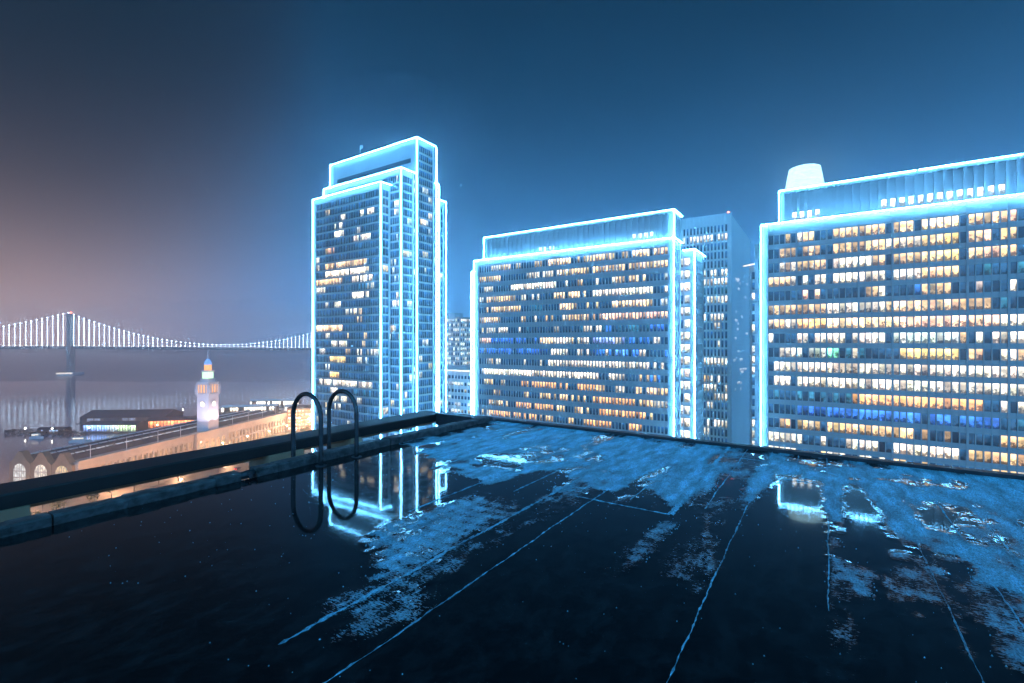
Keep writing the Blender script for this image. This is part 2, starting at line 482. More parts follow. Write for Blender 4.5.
def roof_deck():
    xs = np.concatenate([np.array([-5.95]), np.arange(-5.9, 3.0, 0.02), np.arange(3.0, 16.1, 0.25)])
    ys = np.concatenate([np.arange(-9, 0.8, 0.35), np.arange(0.8, 8.32, 0.02)])
    X, Y = np.meshgrid(xs, ys)
    rng = np.random.RandomState(3)
    def vnoise(X, Y, sc, seed, sx=1.0, sy=1.0):
        r_ = np.random.RandomState(seed); T = r_.rand(256, 256)
        u, v = (X * sx / sc + 61.3), (Y * sy / sc + 47.7)
        i, j = np.floor(u).astype(int), np.floor(v).astype(int)
        a, b = u - i, v - j
        a, b = a * a * (3 - 2 * a), b * b * (3 - 2 * b)
        g_ = lambda p, q: T[p % 256, q % 256]
        return (g_(i, j) * (1 - a) + g_(i + 1, j) * a) * (1 - b) + (g_(i, j + 1) * (1 - a) + g_(i + 1, j + 1) * a) * b - 0.5
    wx = X + 0.07 * vnoise(X, Y, 0.25, 1) + 0.05 * vnoise(X, Y, 0.06, 2)
    wy = Y + 0.35 * vnoise(X, Y, 0.30, 4) + 0.30 * vnoise(X, Y, 0.07, 5)
    A = np.zeros_like(X)
    def inside(poly):
        c = np.zeros(X.shape, bool); n = len(poly); j = n - 1
        for i in range(n):
            xi, yi = poly[i]; xj, yj = poly[j]
            cond = ((yi > wy) != (yj > wy)) & (wx < (xj - xi) * (wy - yi) / (yj - yi + 1e-9) + xi)
            c ^= cond; j = i
        return c
    hs = np.random.RandomState(77).rand(400, 2)
    si = np.floor((X + 20) / 0.315 + 0.25 * vnoise(X, Y, 1.2, 40)).astype(int) % 400
    ys_ = np.where(X > 0.0, 3.1 + 2.6 * hs[si, 0], 4.3 + 2.3 * hs[si, 0]) + 0.5 * vnoise(X, Y, 0.12, 41, 1, .5) - np.clip(X - 1.2, 0, 2) * 0.5 - 0.35
    S = (0.35 + 0.6 * hs[si, 1]) * np.clip((Y - ys_) / 0.8, 0, 1)
    S = S * ((X > -2.7) | (Y > 5.6)) * (1 - ((X > -0.64) & (X < 0.0) & (Y < 7.0)))
    first = True
    for sgn, v, poly in ROOF_POLYS:
        if sgn == '-' and first:
            A = np.maximum(A, S); first = False
        m = inside(poly)
        A[m] = np.maximum(A[m], v) if sgn == '+' else A[m] * (1 - v)
    # beyond the measured patches: stretched rough patches
    far = (X > 2.0)
    st = vnoise(X, Y, 0.8, 9, 1.6, 0.5) + 0.6 * vnoise(X, Y, 0.3, 10, 1.5, 0.6)
    A = np.where(far, np.clip((Y - 3.2) / 2.6, 0, 1) * (st > -0.12), A)
    A = A * np.clip(0.90 + 1.3 * vnoise(X, Y, 0.5, 12, 1.3, 0.35) + 1.2 * vnoise(X, Y, 0.12, 13, 1, .7), 0.1, 1.15)
    # ripples across the membrane
    rip = 0.5 + 0.5 * np.sin(Y * 42 + 9 * vnoise(X, Y, 0.7, 20) + 3.0 * X)
    A = A * (1 - 0.6 * rip * np.clip((6.3 - Y) / 2.5, 0, 1))
    # soften
    k = 1
    B = A.copy()
    for _ in range(7):
        B[1:-1, 1:-1] = (B[1:-1, 1:-1] * 2 + B[:-2, 1:-1] + B[2:, 1:-1] + B[1:-1, :-2] + B[1:-1, 2:]) / 6
    A = B
    # overlapping sheets leave lap steps every 0.95 m
    Z = 0.004 * np.clip(A, 0, 1) + 0.0025 * vnoise(X, Y, 0.06, 30) * (A > 0.1)
    ny, nx = X.shape
    V = np.stack([X, Y, Z + ROOF_Z], -1).reshape(-1, 3)
    idx = np.arange(nx * ny).reshape(ny, nx)
    F = np.stack([idx[:-1, :-1], idx[:-1, 1:], idx[1:, 1:], idx[1:, :-1]], -1).reshape(-1, 4)
    att = A.reshape(-1)
    verts = [V]; faces = [F]; atts = [att, ]
    base = len(V)
    # torch-on seams: low irregular ridges
    def seam(p0, p1, wdt=0.008, hgt=0.006, val=1.0, brk=0.0, seed=0):
        nonlocal base
        r_ = random.Random(seed)
        p0, p1 = Vector(p0), Vector(p1)
        L = (p1 - p0).length; n = int(L / 0.035); d = (p1 - p0) / L; s_ = Vector((-d.y, d.x))
        vv, ff, off = [], [], 0
        for i in range(n + 1):
            off = off * 0.9 + r_.uniform(-1, 1) * 0.0035
            p = p0 + d * (L * i / n) + s_ * off
            wq = wdt * 0.6 * r_.uniform(0.4, 1.5); hq = hgt * r_.uniform(0.4, 1.3)
            if r_.random() < brk: hq = 0.0005; wq *= 0.3
            for t, z in ((-1, 0.0), (-0.4, hq), (0.4, hq), (1, 0.0)):
                q = p + s_ * (t * wq); vv.append((q.x, q.y, ROOF_Z + z + 0.002))
        for i in range(n):
            for k in range(3):
                a = base + i * 4 + k; ff.append((a, a + 4, a + 5, a + 1))
        verts.append(np.array(vv)); faces.append(np.array(ff)); atts.append(np.full(len(vv), val)); base += len(vv)
    seam((-2.08, 0.6), (-2.08, 8.3), 0.010, 0.006, 0.85, 0.35, 1)
    seam((-0.66, 0.9), (-0.68, 8.3), 0.009, 0.006, 0.8, 0.4, 2)
    seam((-3.47, 3.4), (-3.42, 8.3), 0.014, 0.007, 0.8, 0.2, 3)
    seam((-2.56, 1.5), (-2.52, 8.3), 0.026, 0.008, 0.7, 0.3, 4)
    seam((-2.30, 4.74), (-1.27, 4.74), 0.012, 0.006, 0.9, 0.2, 5)
    seam((-1.27, 4.74), (-1.29, 8.3), 0.045, 0.010, 0.9, 0.05, 6)
    seam((-4.4, 4.7), (-4.35, 8.3), 0.02, 0.008, 0.8, 0.2, 7)
    seam((-5.2, 5.6), (-5.2, 8.3), 0.02, 0.008, 0.8, 0.2, 8)
    seam((-2.95, 4.5), (-2.92, 8.3), 0.02, 0.005, 0.7, 0.3, 9)
    for q_, (sx, sy0) in enumerate(((-1.75, 4.95), (-1.02, 5.1), (-0.33, 7.0), (-3.1, 5.7), (-3.85, 5.2), (-4.8, 5.8), (-2.32, 4.9), (0.3, 6.9), (0.98, 3.0), (1.25, 4.0), (1.8, 2.6), (2.2, 3.0))):
        seam((sx, sy0), (sx, 8.3), 0.012, 0.005, 1.1, 0.35, 60 + q_)
    seam((-5.9, 5.55), (-2.6, 5.55), 0.010, 0.004, 0.9, 0.35, 90)
    seam((0.02, 3.6), (0.02, 8.3), 0.008, 0.004, 0.8, 0.3, 10)
    seam((0.66, 2.2), (0.64, 8.3), 0.008, 0.004, 0.6, 0.4, 11)
    seam((1.5, 1.2), (1.5, 8.3), 0.012, 0.005, 0.9, 0.3, 12)
    seam((2.6, 1.2), (2.6, 8.3), 0.012, 0.005, 0.9, 0.3, 13)
    for i in range(12): seam((3.6 + i, -8), (3.6 + i, 8.3), 0.012, 0.005, 0.9, 0.3, 14 + i)
    seam((-5.9, 6.75), (2.9, 6.75), 0.012, 0.004, 0.8, 0.4, 40)
    seam((-4.4, 7.6), (6.9, 7.6), 0.010, 0.004, 0.7, 0.4, 41)
    # grit left at the puddle margins
    ny2, nx2 = A.shape
    gx, gy = np.gradient(A)
    edge = np.argwhere((np.hypot(gx, gy) > 0.10))
    if len(edge):
        sel = edge[rng.choice(len(edge), min(2600, len(edge)), replace=False)]
        gv, gf = [], []
        for (j, i) in sel:
            x, y = X[j, i] + rng.uniform(-.03, .03), Y[j, i] + rng.uniform(-.03, .03)
            s_ = rng.uniform(0.0025, 0.007); b0 = base + len(gv)
            gv += [(x - s_, y - s_, ROOF_Z + .001), (x + s_, y - s_ * .6, ROOF_Z + .001), (x + s_ * .3, y + s_, ROOF_Z + .001), (x, y, ROOF_Z + .004 + s_)]
            gf += [(b0, b0 + 1, b0 + 3, b0 + 3), (b0 + 1, b0 + 2, b0 + 3, b0 + 3), (b0 + 2, b0, b0 + 3, b0 + 3)]
        for _ in range(700):
            x, y = rng.uniform(-5.6, 3.0), rng.uniform(1.2, 8.0)
            s_ = rng.uniform(0.002, 0.005); b0 = base + len(gv)
            gv += [(x - s_, y - s_, ROOF_Z + .001), (x + s_, y - s_ * .6, ROOF_Z + .001), (x + s_ * .3, y + s_, ROOF_Z + .001), (x, y, ROOF_Z + .003 + s_)]
            gf += [(b0, b0 + 1, b0 + 3, b0 + 3), (b0 + 1, b0 + 2, b0 + 3, b0 + 3), (b0 + 2, b0, b0 + 3, b0 + 3)]
        grit_v, grit_f = gv, [(a, b, c) for a, b, c, _ in gf]
    V = np.concatenate(verts); 
    me = bpy.data.meshes.new('roof_deck')
    fl = [tuple(r_) for f_ in faces for r_ in f_.tolist()]
    vl = V.tolist()
    if len(edge):
        vl += grit_v; fl += grit_f
        atts.append(np.full(len(grit_v), 1.4))
    me.from_pydata(vl, [], fl)
    at = me.attributes.new('wet', 'FLOAT', 'POINT')  # rough patches; also masks where the painted blue light lies
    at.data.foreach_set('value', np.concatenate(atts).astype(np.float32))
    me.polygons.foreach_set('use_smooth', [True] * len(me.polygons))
    o = bpy.data.objects.new('roof_deck', me); COL.objects.link(o)
    tag(o, kind='structure')
    m = Mat('wet_roof_membrane')
    a = m.n('ShaderNodeAttribute', attribute_name='wet')
    fine = m.noise(60, 5, (0.45, 1.35, 1), 0.65)
    mid_ = m.noise(9, 4, (1.6, 0.45, 1), 0.6)
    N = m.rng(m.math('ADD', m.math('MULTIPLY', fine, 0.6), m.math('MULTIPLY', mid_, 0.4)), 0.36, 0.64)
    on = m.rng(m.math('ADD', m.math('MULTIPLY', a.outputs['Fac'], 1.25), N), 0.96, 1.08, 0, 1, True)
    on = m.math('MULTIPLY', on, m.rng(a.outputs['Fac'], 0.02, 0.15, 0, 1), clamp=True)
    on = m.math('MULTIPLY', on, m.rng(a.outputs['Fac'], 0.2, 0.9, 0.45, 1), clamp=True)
    painted_sparkle = m.math('MULTIPLY', m.rng(m.noise(70, 5, (1.3, 0.5, 1), 0.7), 0.35, 0.68, 0.55, 2.3), m.rng(m.noise(5, 4, (2.0, 0.5, 1)), 0.3, 0.7, 0.55, 1.35))  # fine bright flecks: sparkle of the lights painted into the colour
    painted_blue = m.n('ShaderNodeVectorMath', operation='SCALE'); painted_blue.inputs[0].default_value = (0.17, 0.43, 0.55); m.link(painted_sparkle, painted_blue.inputs['Scale'])  # blue of the light strings and sky painted into the membrane colour
    m.set('Base Color', m.mix(on, m.mix(m.rng(m.noise(7, 5, (1, .6, 1), 0.7), 0.45, 0.75), (0.003, 0.004, 0.005), (0.016, 0.021, 0.024)), painted_blue.outputs[0]))
    m.set('Roughness', m.math('ADD', 0.045, m.math('MULTIPLY', m.math('POWER', on, 0.4), 0.45)))
    m.set('IOR', 1.36)
    m.set('Specular IOR Level', m.math('SUBTRACT', 0.5, m.math('MULTIPLY', m.math('POWER', on, 0.4), 0.40)))
    grain = m.noise(120, 4, (1, 1, 1), 0.7)
    hh = m.math('MULTIPLY', m.math('ADD', grain, m.math('MULTIPLY', fine, 1.5)), on)
    hh = m.math('ADD', hh, m.math('MULTIPLY', m.noise(2.2, 3), 0.10))
    m.bump(hh, 1.0, 0.009)
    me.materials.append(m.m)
    return o
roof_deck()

body = MB().box(-5.94, 16.08, -9, 8.28, 0, ROOF_Z - 0.06).build('office_block', M['concrete'],
    label='building under the camera carrying the wet black roof', cat='building')

# low curb, broken into lengths, along the left roof edge
curb = empty('roof_curb', (-6.05, 0, ROOF_Z), label='low dark metal-capped curb in broken lengths along the left roof edge', cat='curb')
def rbox(mb, x0, x1, y0, y1, z0, z1, b=0.02):
    prof = [(x0, z0), (x1, z0), (x1, z1 - b), (x1 - b, z1), (x0 + b, z1), (x0, z1 - b)]
    A = [(x, y0, z) for x, z in prof]; B = [(x, y1, z) for x, z in prof]
    mb.face(A); mb.face(B[::-1])
    for i in range(6):
        j = (i + 1) % 6
        mb.face([A[j], A[i], B[i], B[j]])
for (a, b, dz) in ((-9.0, -0.6, 0.0), (-0.58, 1.32, .004), (1.335, 3.02, 0.0), (3.22, 5.4, 0.012), (5.42, 8.27, 0.006)):
    q = MB(); n = max(2, int((b - a) / .25))
    rs = random.Random(int(a * 10) + 50)
    for i in range(n):
        y0, y1 = a + (b - a) * i / n, a + (b - a) * (i + 1) / n
        j = rs.uniform(-.009, .009)
        rbox(q, -0.10, 0.10 + j, y0, y1, -0.05, 0.095 + dz + j)
    q.build('curb_cap', M['curb'], curb)
br = MB(); br.tube([(0.02, 2.98, 0.03), (0.05, 3.1, 0.055), (0.0, 3.26, 0.04)], 0.045, 8)
br.tube([(-0.12, 3.06, -0.02), (0.13, 3.12, 0.05)], 0.03, 8)
br.build('pipe_joint', M['darksteel'], curb)

# gutter ledge and outer parapet
PX0, PX1 = -8.25, -7.62
par = empty('parapet', (0, 0, ROOF_Z), label='dark painted outer parapet beam with open slots beyond the gutter', cat='parapet')
q = MB()
rbox(q, PX0, PX1, -9, 8.6, -0.17, 0.0, 0.02)
q.build('coping', M['parapet'], par)
q = MB()
rbox(q, PX0 + .08, PX0 + .45, -9, 8.6, -0.25, -0.172, 0.02)
q.build('beam', M['pier_paint'], par)
for (a, b) in ((-9, -4.2), (-3.4, 1.5), (4.29, 4.91), (5.9, 6.15)):
    MB().box(PX0 + .05, PX1 + .05, a, b, -1.2, -0.173).build('pier', M['pier_paint'], par)
MB().box(PX0 - .02, -5.96, 6.2, 8.55, -1.2, -0.55).build('gutter_floor', M['darksteel'], par)
cop = empty('roof_edge_coping', (0, 0, ROOF_Z), label='long straight dark metal coping along the far roof edge', cat='coping')
for i, a in enumerate((-7.6, -4.6, -1.6, 1.4, 4.4, 7.4, 10.4, 13.4)):
    q = MB(); q.box(a + .004, a + 2.996, 8.29, 8.58, -0.25, 0.022 + 0.002 * (i % 2)); q.build('coping_length', M['darksteel'], cop)
MB().box(-5.9, 16.1, 8.292, 8.34, 0.022, 0.05).build('upstand', M['darksteel'], cop)

# ladder hoops
lad = empty('roof_ladder', (-5.75, 4.0, ROOF_Z), label='black steel roof ladder with two tall hooped handrails over the left curb', cat='ladder')
def hoop(dy, top):
    pts = [(0.0, dy, -0.05)]
    W_ = 0.65; r_ = W_ / 2
    zc = top - r_ * 1.0
    for i in range(6): pts.append((0, dy, zc * (i + 1) / 7))
    for i in range(17):
        a = math.pi * i / 16
        pts.append((-r_ + r_ * math.cos(a), dy, zc + r_ * math.sin(a)))
    for i in range(1, 9): pts.append((-W_, dy, zc - (zc + 1.3) * i / 8))
    q = MB().tube(pts, 0.032, 14)
    M['rail_steel'] = plain('rail_steel', (0.07, 0.075, 0.08), 0.27, 0.4, 9, metal=0.75, bump=0.2, bscale=80, bdist=0.002)
    o = q.build('handrail', M['rail_steel'], lad, smooth=True, merge=True)
    f = MB().lathe([(0.0, 0.012), (0.075, 0.012), (0.075, 0.0)], 16, 0, dy)
    f.build('base_flange', M['darksteel'], o)
hoop(-0.02, 0.965); hoop(0.57, 0.955)
for k in range(4):
    MB().tube([(-0.65, -0.02, -0.28 - 0.28 * k), (-0.65, 0.57, -0.28 - 0.28 * k)], 0.016, 10).build('rung', M['darksteel'], lad, smooth=True)

# ------------------------------------------------------------------ façades
WCOL = {'w': (1.3, 0.84, 0.40), 'W': (2.2, 1.45, 0.75), 'B': (2.3, 1.95, 1.45), 'n': (1.3, 1.13, 0.88), 'o': (1.35, 0.66, 0.24),
        'O': (1.9, 1.0, 0.34), 'p': (1.4, 0.80, 0.50), 'y': (1.5, 1.0, 0.32), 'u': (0.05, 0.22, 0.85), 'U': (0.25, 0.8, 2.2),
        't': (0.03, 0.16, 0.26), 'g': (1.0, 1.15, 1.0), 'G': (0.35, 1.25, 0.85), 'v': (0.45, 0.65, 1.5)}
DARK = (0.010, 0.045, 0.10)
MID = """7,10,w,6 11,16,w,9 31,40,W,10 42,48,w,6 48,56,w,10 58,60,w,9 61,66,W,10 68,73,w,10
-1,12,w,9 22,33,n,4 36,47,w,9 48,56,w,10 57,60,w,5 60,73,w,9
7,10,n,5 16,35,B,10 38,40,n,8 49,50,n,8 54,56,n,8 62,68,w,4 71,72,n,9
5,17,w,9 20,22,n,7 24,28,n,7 34,47,W,8 48,68,B,9 71,72,n,9
5,20,w,9 22,29,t,7 36,41,W,10 41,50,w,6 54,66,W,9 67,68,w,9 70,73,n,3
-0,12,w,10 20,22,w,6 25,28,n,5 30,36,w,5 37,39,n,9 44,50,w,5 50,73,p,10
4,20,n,4 20,52,t,2 52,54,u,10 55,67,t,2 67,71,u,10
3,7,p,9 7,22,u,8 24,28,u,5 28,34,W,10 34,40,n,10 42,47,n,9 48,59,v,7 60,67,u,9 68,70,n,8
-1,31,u,9 32,40,n,9 42,47,n,8 48,56,u,3 56,59,U,10 59,63,u,4 63,65,n,9 65,73,u,4
5,11,n,4 20,24,n,5 28,32,n,6 32,67,n,10 68,71,n,5
3,50,B,10 52,55,n,4 67,70,u,8
4,8,w,9 11,15,w,3 20,40,o,7 42,50,o,9 62,64,w,8 65,73,w,8
8,11,w,8 19,25,w,5 28,41,w,7 42,46,w,8 48,62,o,9 63,68,w,8
6,16,w,7 18,34,o,9 35,38,w,8 41,47,w,8 50,65,o,10 67,68,w,7
6,16,o,9 16,28,o,6 28,34,w,9 39,42,w,4 46,54,o,10 60,64,o,9"""
RIGHT = """5,7,w,10 9,10,w,4 11,14,w,6 15,19,w,9 20,23,w,7 24,26,w,9 29,33,w,8 33,39,W,10 40,45,w,9 46,47,w,8 47,51,p,4
5,7,w,10 9,14,w,9 15,19,w,9 20,23,w,8 24,26,w,8 27,29,w,8 30,33,w,9 33,37,w,9 37,39,y,10 40,43,w,9 43,45,p,6 46,48,w,8
5,7,w,10 8,14,w,9 15,23,B,10 24,26,w,9 27,33,w,8 33,36,w,9 37,39,y,10 40,43,w,9 43,45,p,7 46,48,w,9
0,6,w,9 7,14,n,7 15,19,B,10 20,26,n,9 27,33,n,9 33,39,w,9 40,40,y,10 41,60,t,2
8,13,p,3 17,21,n,4 23,26,n,5 28,30,n,6 31,33,u,6 33,38,w,8 39,43,n,5 45,48,n,4
0,9,w,9 9,14,w,9 14,26,n,10 26,39,W,10 39,60,t,2
4,5,w,9 6,7,w,6 8,14,O,10 14,29,W,10 29,45,p,10 46,54,n,9
5,7,t,4 8,11,n,8 12,20,n,9 20,26,n,9 27,39,g,9 40,43,n,9 44,45,n,6 45,53,n,6
8,14,g,7 14,17,G,10 18,22,t,3 23,25,w,8 28,32,y,9 33,39,y,9 40,43,w,7 46,48,n,9
3,7,n,9 8,60,n,10
3,7,n,9 8,60,n,10
0,20,t,2 20,26,o,9 26,39,o,9 39,43,o,9 43,45,n,4 46,47,n,9 48,51,n,9
0,8,u,2 8,45,u,9 46,60,t,3
3,7,w,7 8,14,w,4 14,26,w,10 26,33,w,9 33,35,w,7 37,39,w,7 40,43,w,5 44,45,w,5 46,54,w,10
0,2,n,9 3,6,n,8 8,14,n,4 14,26,n,5 27,33,n,10 33,39,B,9 40,45,w,10 46,54,w,9"""

def parse(txt):
    rows = []
    for l in txt.strip().split('\n'):
        row = []
        for t in l.split():
            a, b, k, d = t.split(',')
            row.append((float(a), float(b), k, int(d)))
        rows.append(row)
    return rows
MIDR, RIGR = parse(MID), parse(RIGHT)
LOWR = None
TOWR = {2: [(30, 42, 'n', 5)], 3: [(15, 22, 'n', 4)], 4: [(14, 21, 'B', 9)], 5: [(28, 39, 'n', 8)], 6: [(10, 14, 'p', 5)], 8: [(8, 37, 'w', 9)],
        9: [(8, 24, 'B', 10), (26, 38, 'B', 10)], 10: [(1, 20, 'w', 9), (26, 40, 'n', 5)], 11: [(1, 5, 'n', 8), (24, 40, 't', 6)], 12: [(27, 38, 'B', 9)],
        13: [(15, 20, 'n', 6)], 14: [(22, 24, 'n', 7), (28, 33, 'w', 9)], 16: [(1, 20, 'W', 10)], 18: [(12, 23, 'n', 8)], 19: [(30, 34, 'n', 4)], 20: [(11, 22, 'y', 9)],
        22: [(11, 18, 'y', 9)], 23: [(3, 40, 'n', 7)], 24: [(11, 17, 'n', 9), (28, 40, 't', 6)], 25: [(13, 24, 'n', 8)], 28: [(0, 6, 'n', 9)], 32: [(20, 36, 't', 7)],
        35: [(22, 30, 'w', 8)], 36: [(38, 43, 'y', 9)]}

def frange(rs, rows, r_, s_):
    """what a window r_ rows down and s_ metres along shows"""
    if rows is not None:
        lst = rows[r_] if isinstance(rows, list) and r_ < len(rows) else (rows.get(r_, []) if isinstance(rows, dict) else None)
        if lst is not None:
            for a, b, k, d in lst:
                if a <= s_ < b and rs.random() * 10 < d + 0.6:
                    c = WCOL[k]; j = rs.choice((0.35, 0.7, 0.9, 1.0, 1.1, 1.25))
                    return tuple(x * j * rs.uniform(0.93, 1.07) for x in c)
            p = 0.09 if isinstance(rows, dict) else 0.14
        else:
            p = 0.45
    else:
        p = 0.12
    cl = math.sin(r_ * 12.9898 + int(s_ / 3.7) * 78.233 + p * 50) * 43758.5453 % 1.0
    if cl < p * 1.35 and rs.random() < .8:
        c = WCOL['wnnnw'[int(cl * 1e4) % 5]]; j = rs.uniform(0.25, 0.9)
        return tuple(x * j for x in c)
    j = rs.uniform(0.3, 2.0)
    return tuple(x * j for x in DARK)

class Facade:
    """one office tower: collects slabs; windows sorted so that the nearest are parts of their own"""
    def __init__(self, root): self.root = root; self.win = []
    def face(self, wall, axis, side, fixed, a0, a1, z0, z1, fh, mod, spand, pier, rows=None, top_skip=1.0, seed=0, rib=0.28, ribd=0.42, win=True, bay=None, first=None, wrap_density=None, own=True):
        rs = random.Random(seed)
        sg = side
        def bx(p0, p1, d0, d1, zz0, zz1):
            lo, hi = sorted((fixed + sg * d0, fixed + sg * d1))
            if axis == 'x': wall.box(p0, p1, lo, hi, zz0, zz1)
            else: wall.box(lo, hi, p0, p1, zz0, zz1)
        s0, s1 = a0 + pier, a1 - pier
        n = max(1, int(round((s1 - s0) / mod))); mod = (s1 - s0) / n
        bx(a0 + .003, s0, 0.001, 0.62, z0, z1); bx(s1, a1 - .003, 0.001, 0.62, z0, z1)
        # ribs
        for i in range(1, n):
            wide = bay and i % bay == 0
            rw = rib * (2.1 if wide else 1)
            p = s0 + i * mod
            bx(p - rw / 2, p + rw / 2, 0.001, ribd + (0.13 if wide else 0), z0, z1 - 0.003)
        # spandrels, counted from the top
        zt = z1 - top_skip
        bx(s0, s1, 0.001, 0.30, zt, z1 - 0.006)
        r_ = 0
        wh = fh - spand
        while zt - wh > z0 + 2:
            zb = zt - wh
            if win:
                for i in range(n):
                    p = s0 + i * mod
                    c = frange(rs, rows, r_, p + mod / 2 - a0)
                    g0, g1 = p + rib * .55, p + mod - rib * .55
                    if axis == 'x': 
                        q = [(g0, fixed + sg * .04, zb), (g1, fixed + sg * .04, zb), (g1, fixed + sg * .04, zt), (g0, fixed + sg * .04, zt)]
                    else:
                        q = [(fixed + sg * .04, g0, zb), (fixed + sg * .04, g1, zb), (fixed + sg * .04, g1, zt), (fixed + sg * .04, g0, zt)]
                    if (axis == 'x') == (sg > 0): q = [q[1], q[0], q[3], q[2]]
                    ctr = Vector(q[0]).lerp(Vector(q[2]), .5)
                    vec = ctr - cam.location
                    rr, ff = vec.x * CS + vec.y * SN, -vec.x * SN + vec.y * CS
                    seen = own and ff > 5 and abs(rr / ff) < 1.06 and vec.z > -0.205 * ff
                    area = (g1 - g0) * wh
                    facing = abs(vec.y if axis == 'x' else vec.x) / vec.length
                    self.win.append((area * facing / vec.length_squared if seen else 0, q, (*c, rs.random())))
            zz1 = zb
            zz0 = max(z0, zb - spand)
            bx(s0, s1, 0.001, 0.30, zz0, zz1)
            zt = zb - spand
            r_ += 1
    def finish(self, n=100):
        self.win.sort(key=lambda t: -t[0])
        def put(lst, kind=None):
            mb = MB()
            for _, q, c in lst: mb.face(q, [(0, 0), (1, 0), (1, 1), (0, 1)], c)
            return mb.build('window', M['window'], self.root, kind=kind)
        own = [t for t in self.win[:n] if t[0] > 0]
        for t in own: put([t])
        rest = self.win[len(own):]
        if rest: put(rest, 'stuff')

def light_run(root, pts, w=0.115):
    for a, b in zip(pts, pts[1:]):
        if a is None or b is None: continue
        a, b = Vector(a), Vector(b)
        L = (b - a).length; n = max(1, int(L / 0.9)); q = MB()
        for i in range(n):
            q.bar(a.lerp(b, (i + .14) / n), a.lerp(b, (i + .86) / n), w)
        q.build('light_string', M['neon'], root)

def slab(fac, x0, x1, y0, y1, z1, mat, S=None, E=None, W=None, N=None, name='wall', cap=0.0):
    wall = MB().box(x0 + .62, x1 - .62, y0 + .62, y1 - .62, 0, z1 - .01)
    if S: fac.face(wall, 'x', -1, y0 + .62, x0, x1, 0, z1, **S)
    if N: fac.face(wall, 'x', 1, y1 - .62, x0 + .64, x1 - .64, 0, z1, **N)
    if E: fac.face(wall, 'y', 1, x1 - .62, y0 + .62, y1 - .62, 0, z1, **E)
    if W: fac.face(wall, 'y', -1, x0 + .62, y0 + .62, y1 - .62, 0, z1, **W)
    return wall.build(name, M[mat], fac.root)

# --- the slender tower of stepped slabs
t1 = empty('office_tower', (0, 0, 0), label='tallest stepped blue glass office tower outlined in cyan light strings', cat='tower')
F1 = Facade(t1)
kw = dict(fh=3.5, mod=1.1, spand=0.75, pier=1.3, top_skip=2.2, rib=0.10, ribd=0.16)
SL = [(-198.7, -153.1, 133.8, 139.5, 152.5), (-198.6, -147.2, 139.5, 147.4, 158.9), (-204.7, -146.0, 147.4, 158.9, 174.0),
      (-203.0, -149.0, 158.9, 164.0, 158.9), (-199.0, -150.0, 164.0, 170.0, 152.5)]
S1 = dict(kw, rows=TOWR, seed=5)
slab(F1, *SL[0], 'glassblue' if False else 'concrete_slim', S=S1, E=dict(kw, seed=6, mod=1.4, pier=.5), W=dict(kw, seed=61, mod=2, win=False), name='front_slab')
slab(F1, *SL[1], 'concrete_slim', S=dict(kw, seed=7, rows={i: [(46, 54, 'n', 5)] for i in (3, 4, 7, 9, 12, 15)}), E=dict(kw, seed=8, mod=1.4, pier=.6), W=dict(kw, seed=62, mod=2, win=False), name='lower_slab')
slab(F1, *SL[2], 'concrete_slim', S=dict(kw, seed=9, top_skip=14.0), E=dict(kw, seed=10, mod=1.3, pier=.8), W=dict(kw, seed=63, mod=2, win=False), name='core_slab')
slab(F1, *SL[3], 'concrete_slim', S=dict(kw, seed=9, win=False), E=dict(kw, seed=11, mod=1.3, pier=.6), N=dict(kw, seed=64, mod=2, win=False), name='rear_slab')
slab(F1, *SL[4], 'concrete_slim', S=dict(kw, seed=9, win=False), E=dict(kw, seed=12, mod=1.3, pier=.6), N=dict(kw, seed=65, mod=2, win=False), name='back_slab')
F1.finish()
e = 0.38
for (x0, x1, y0, y1, z) in SL[:3]:
    yy, xr, xl, zt = y0 - e, x1 + e, x0 - e, z + e
    light_run(t1, [(xl, yy, zt), (xr, yy, zt), (xr, y1, zt)])
    light_run(t1, [(xr, yy, zt), (xr, yy, 1.8)])
for (x0, x1, y0, y1, z) in SL[3:]:
    light_run(t1, [(x1 + e, y0 + .3, z + e), (x1 + e, y1 + e, z + e), (x1 + e, y1 + e, 1.8)])
light_run(t1, [(SL[0][0] - e, SL[0][2] - e, 152.6), (SL[0][0] - e, SL[0][2] - e, 1.8)])
light_run(t1, [(SL[1][0] - e, SL[1][2] - e, 159.0), (SL[1][0] - e, SL[1][2] - e, 152.6)])
light_run(t1, [(SL[2][0] - e, SL[2][2] - e, 174.1), (SL[2][0] - e, SL[2][2] - e, 158)])
light_run(t1, [(SL[2][1] + e, SL[2][3] + e, 174.1), (SL[2][1] + e, SL[2][3] + e, 1.8)])
MB().box(-200, -150, 147.52, 147.74, 164.6, 166.4).build('louvre_band', M['darkroof'], t1)
MB().tube([(-186, 150, 174), (-186, 150, 181)], .18, 8).build('flagpole', M['pale'], t1)
MB().box(-186, -184.2, 149.95, 150.05, 179.2, 180.8).build('flag', M['pale'], t1)

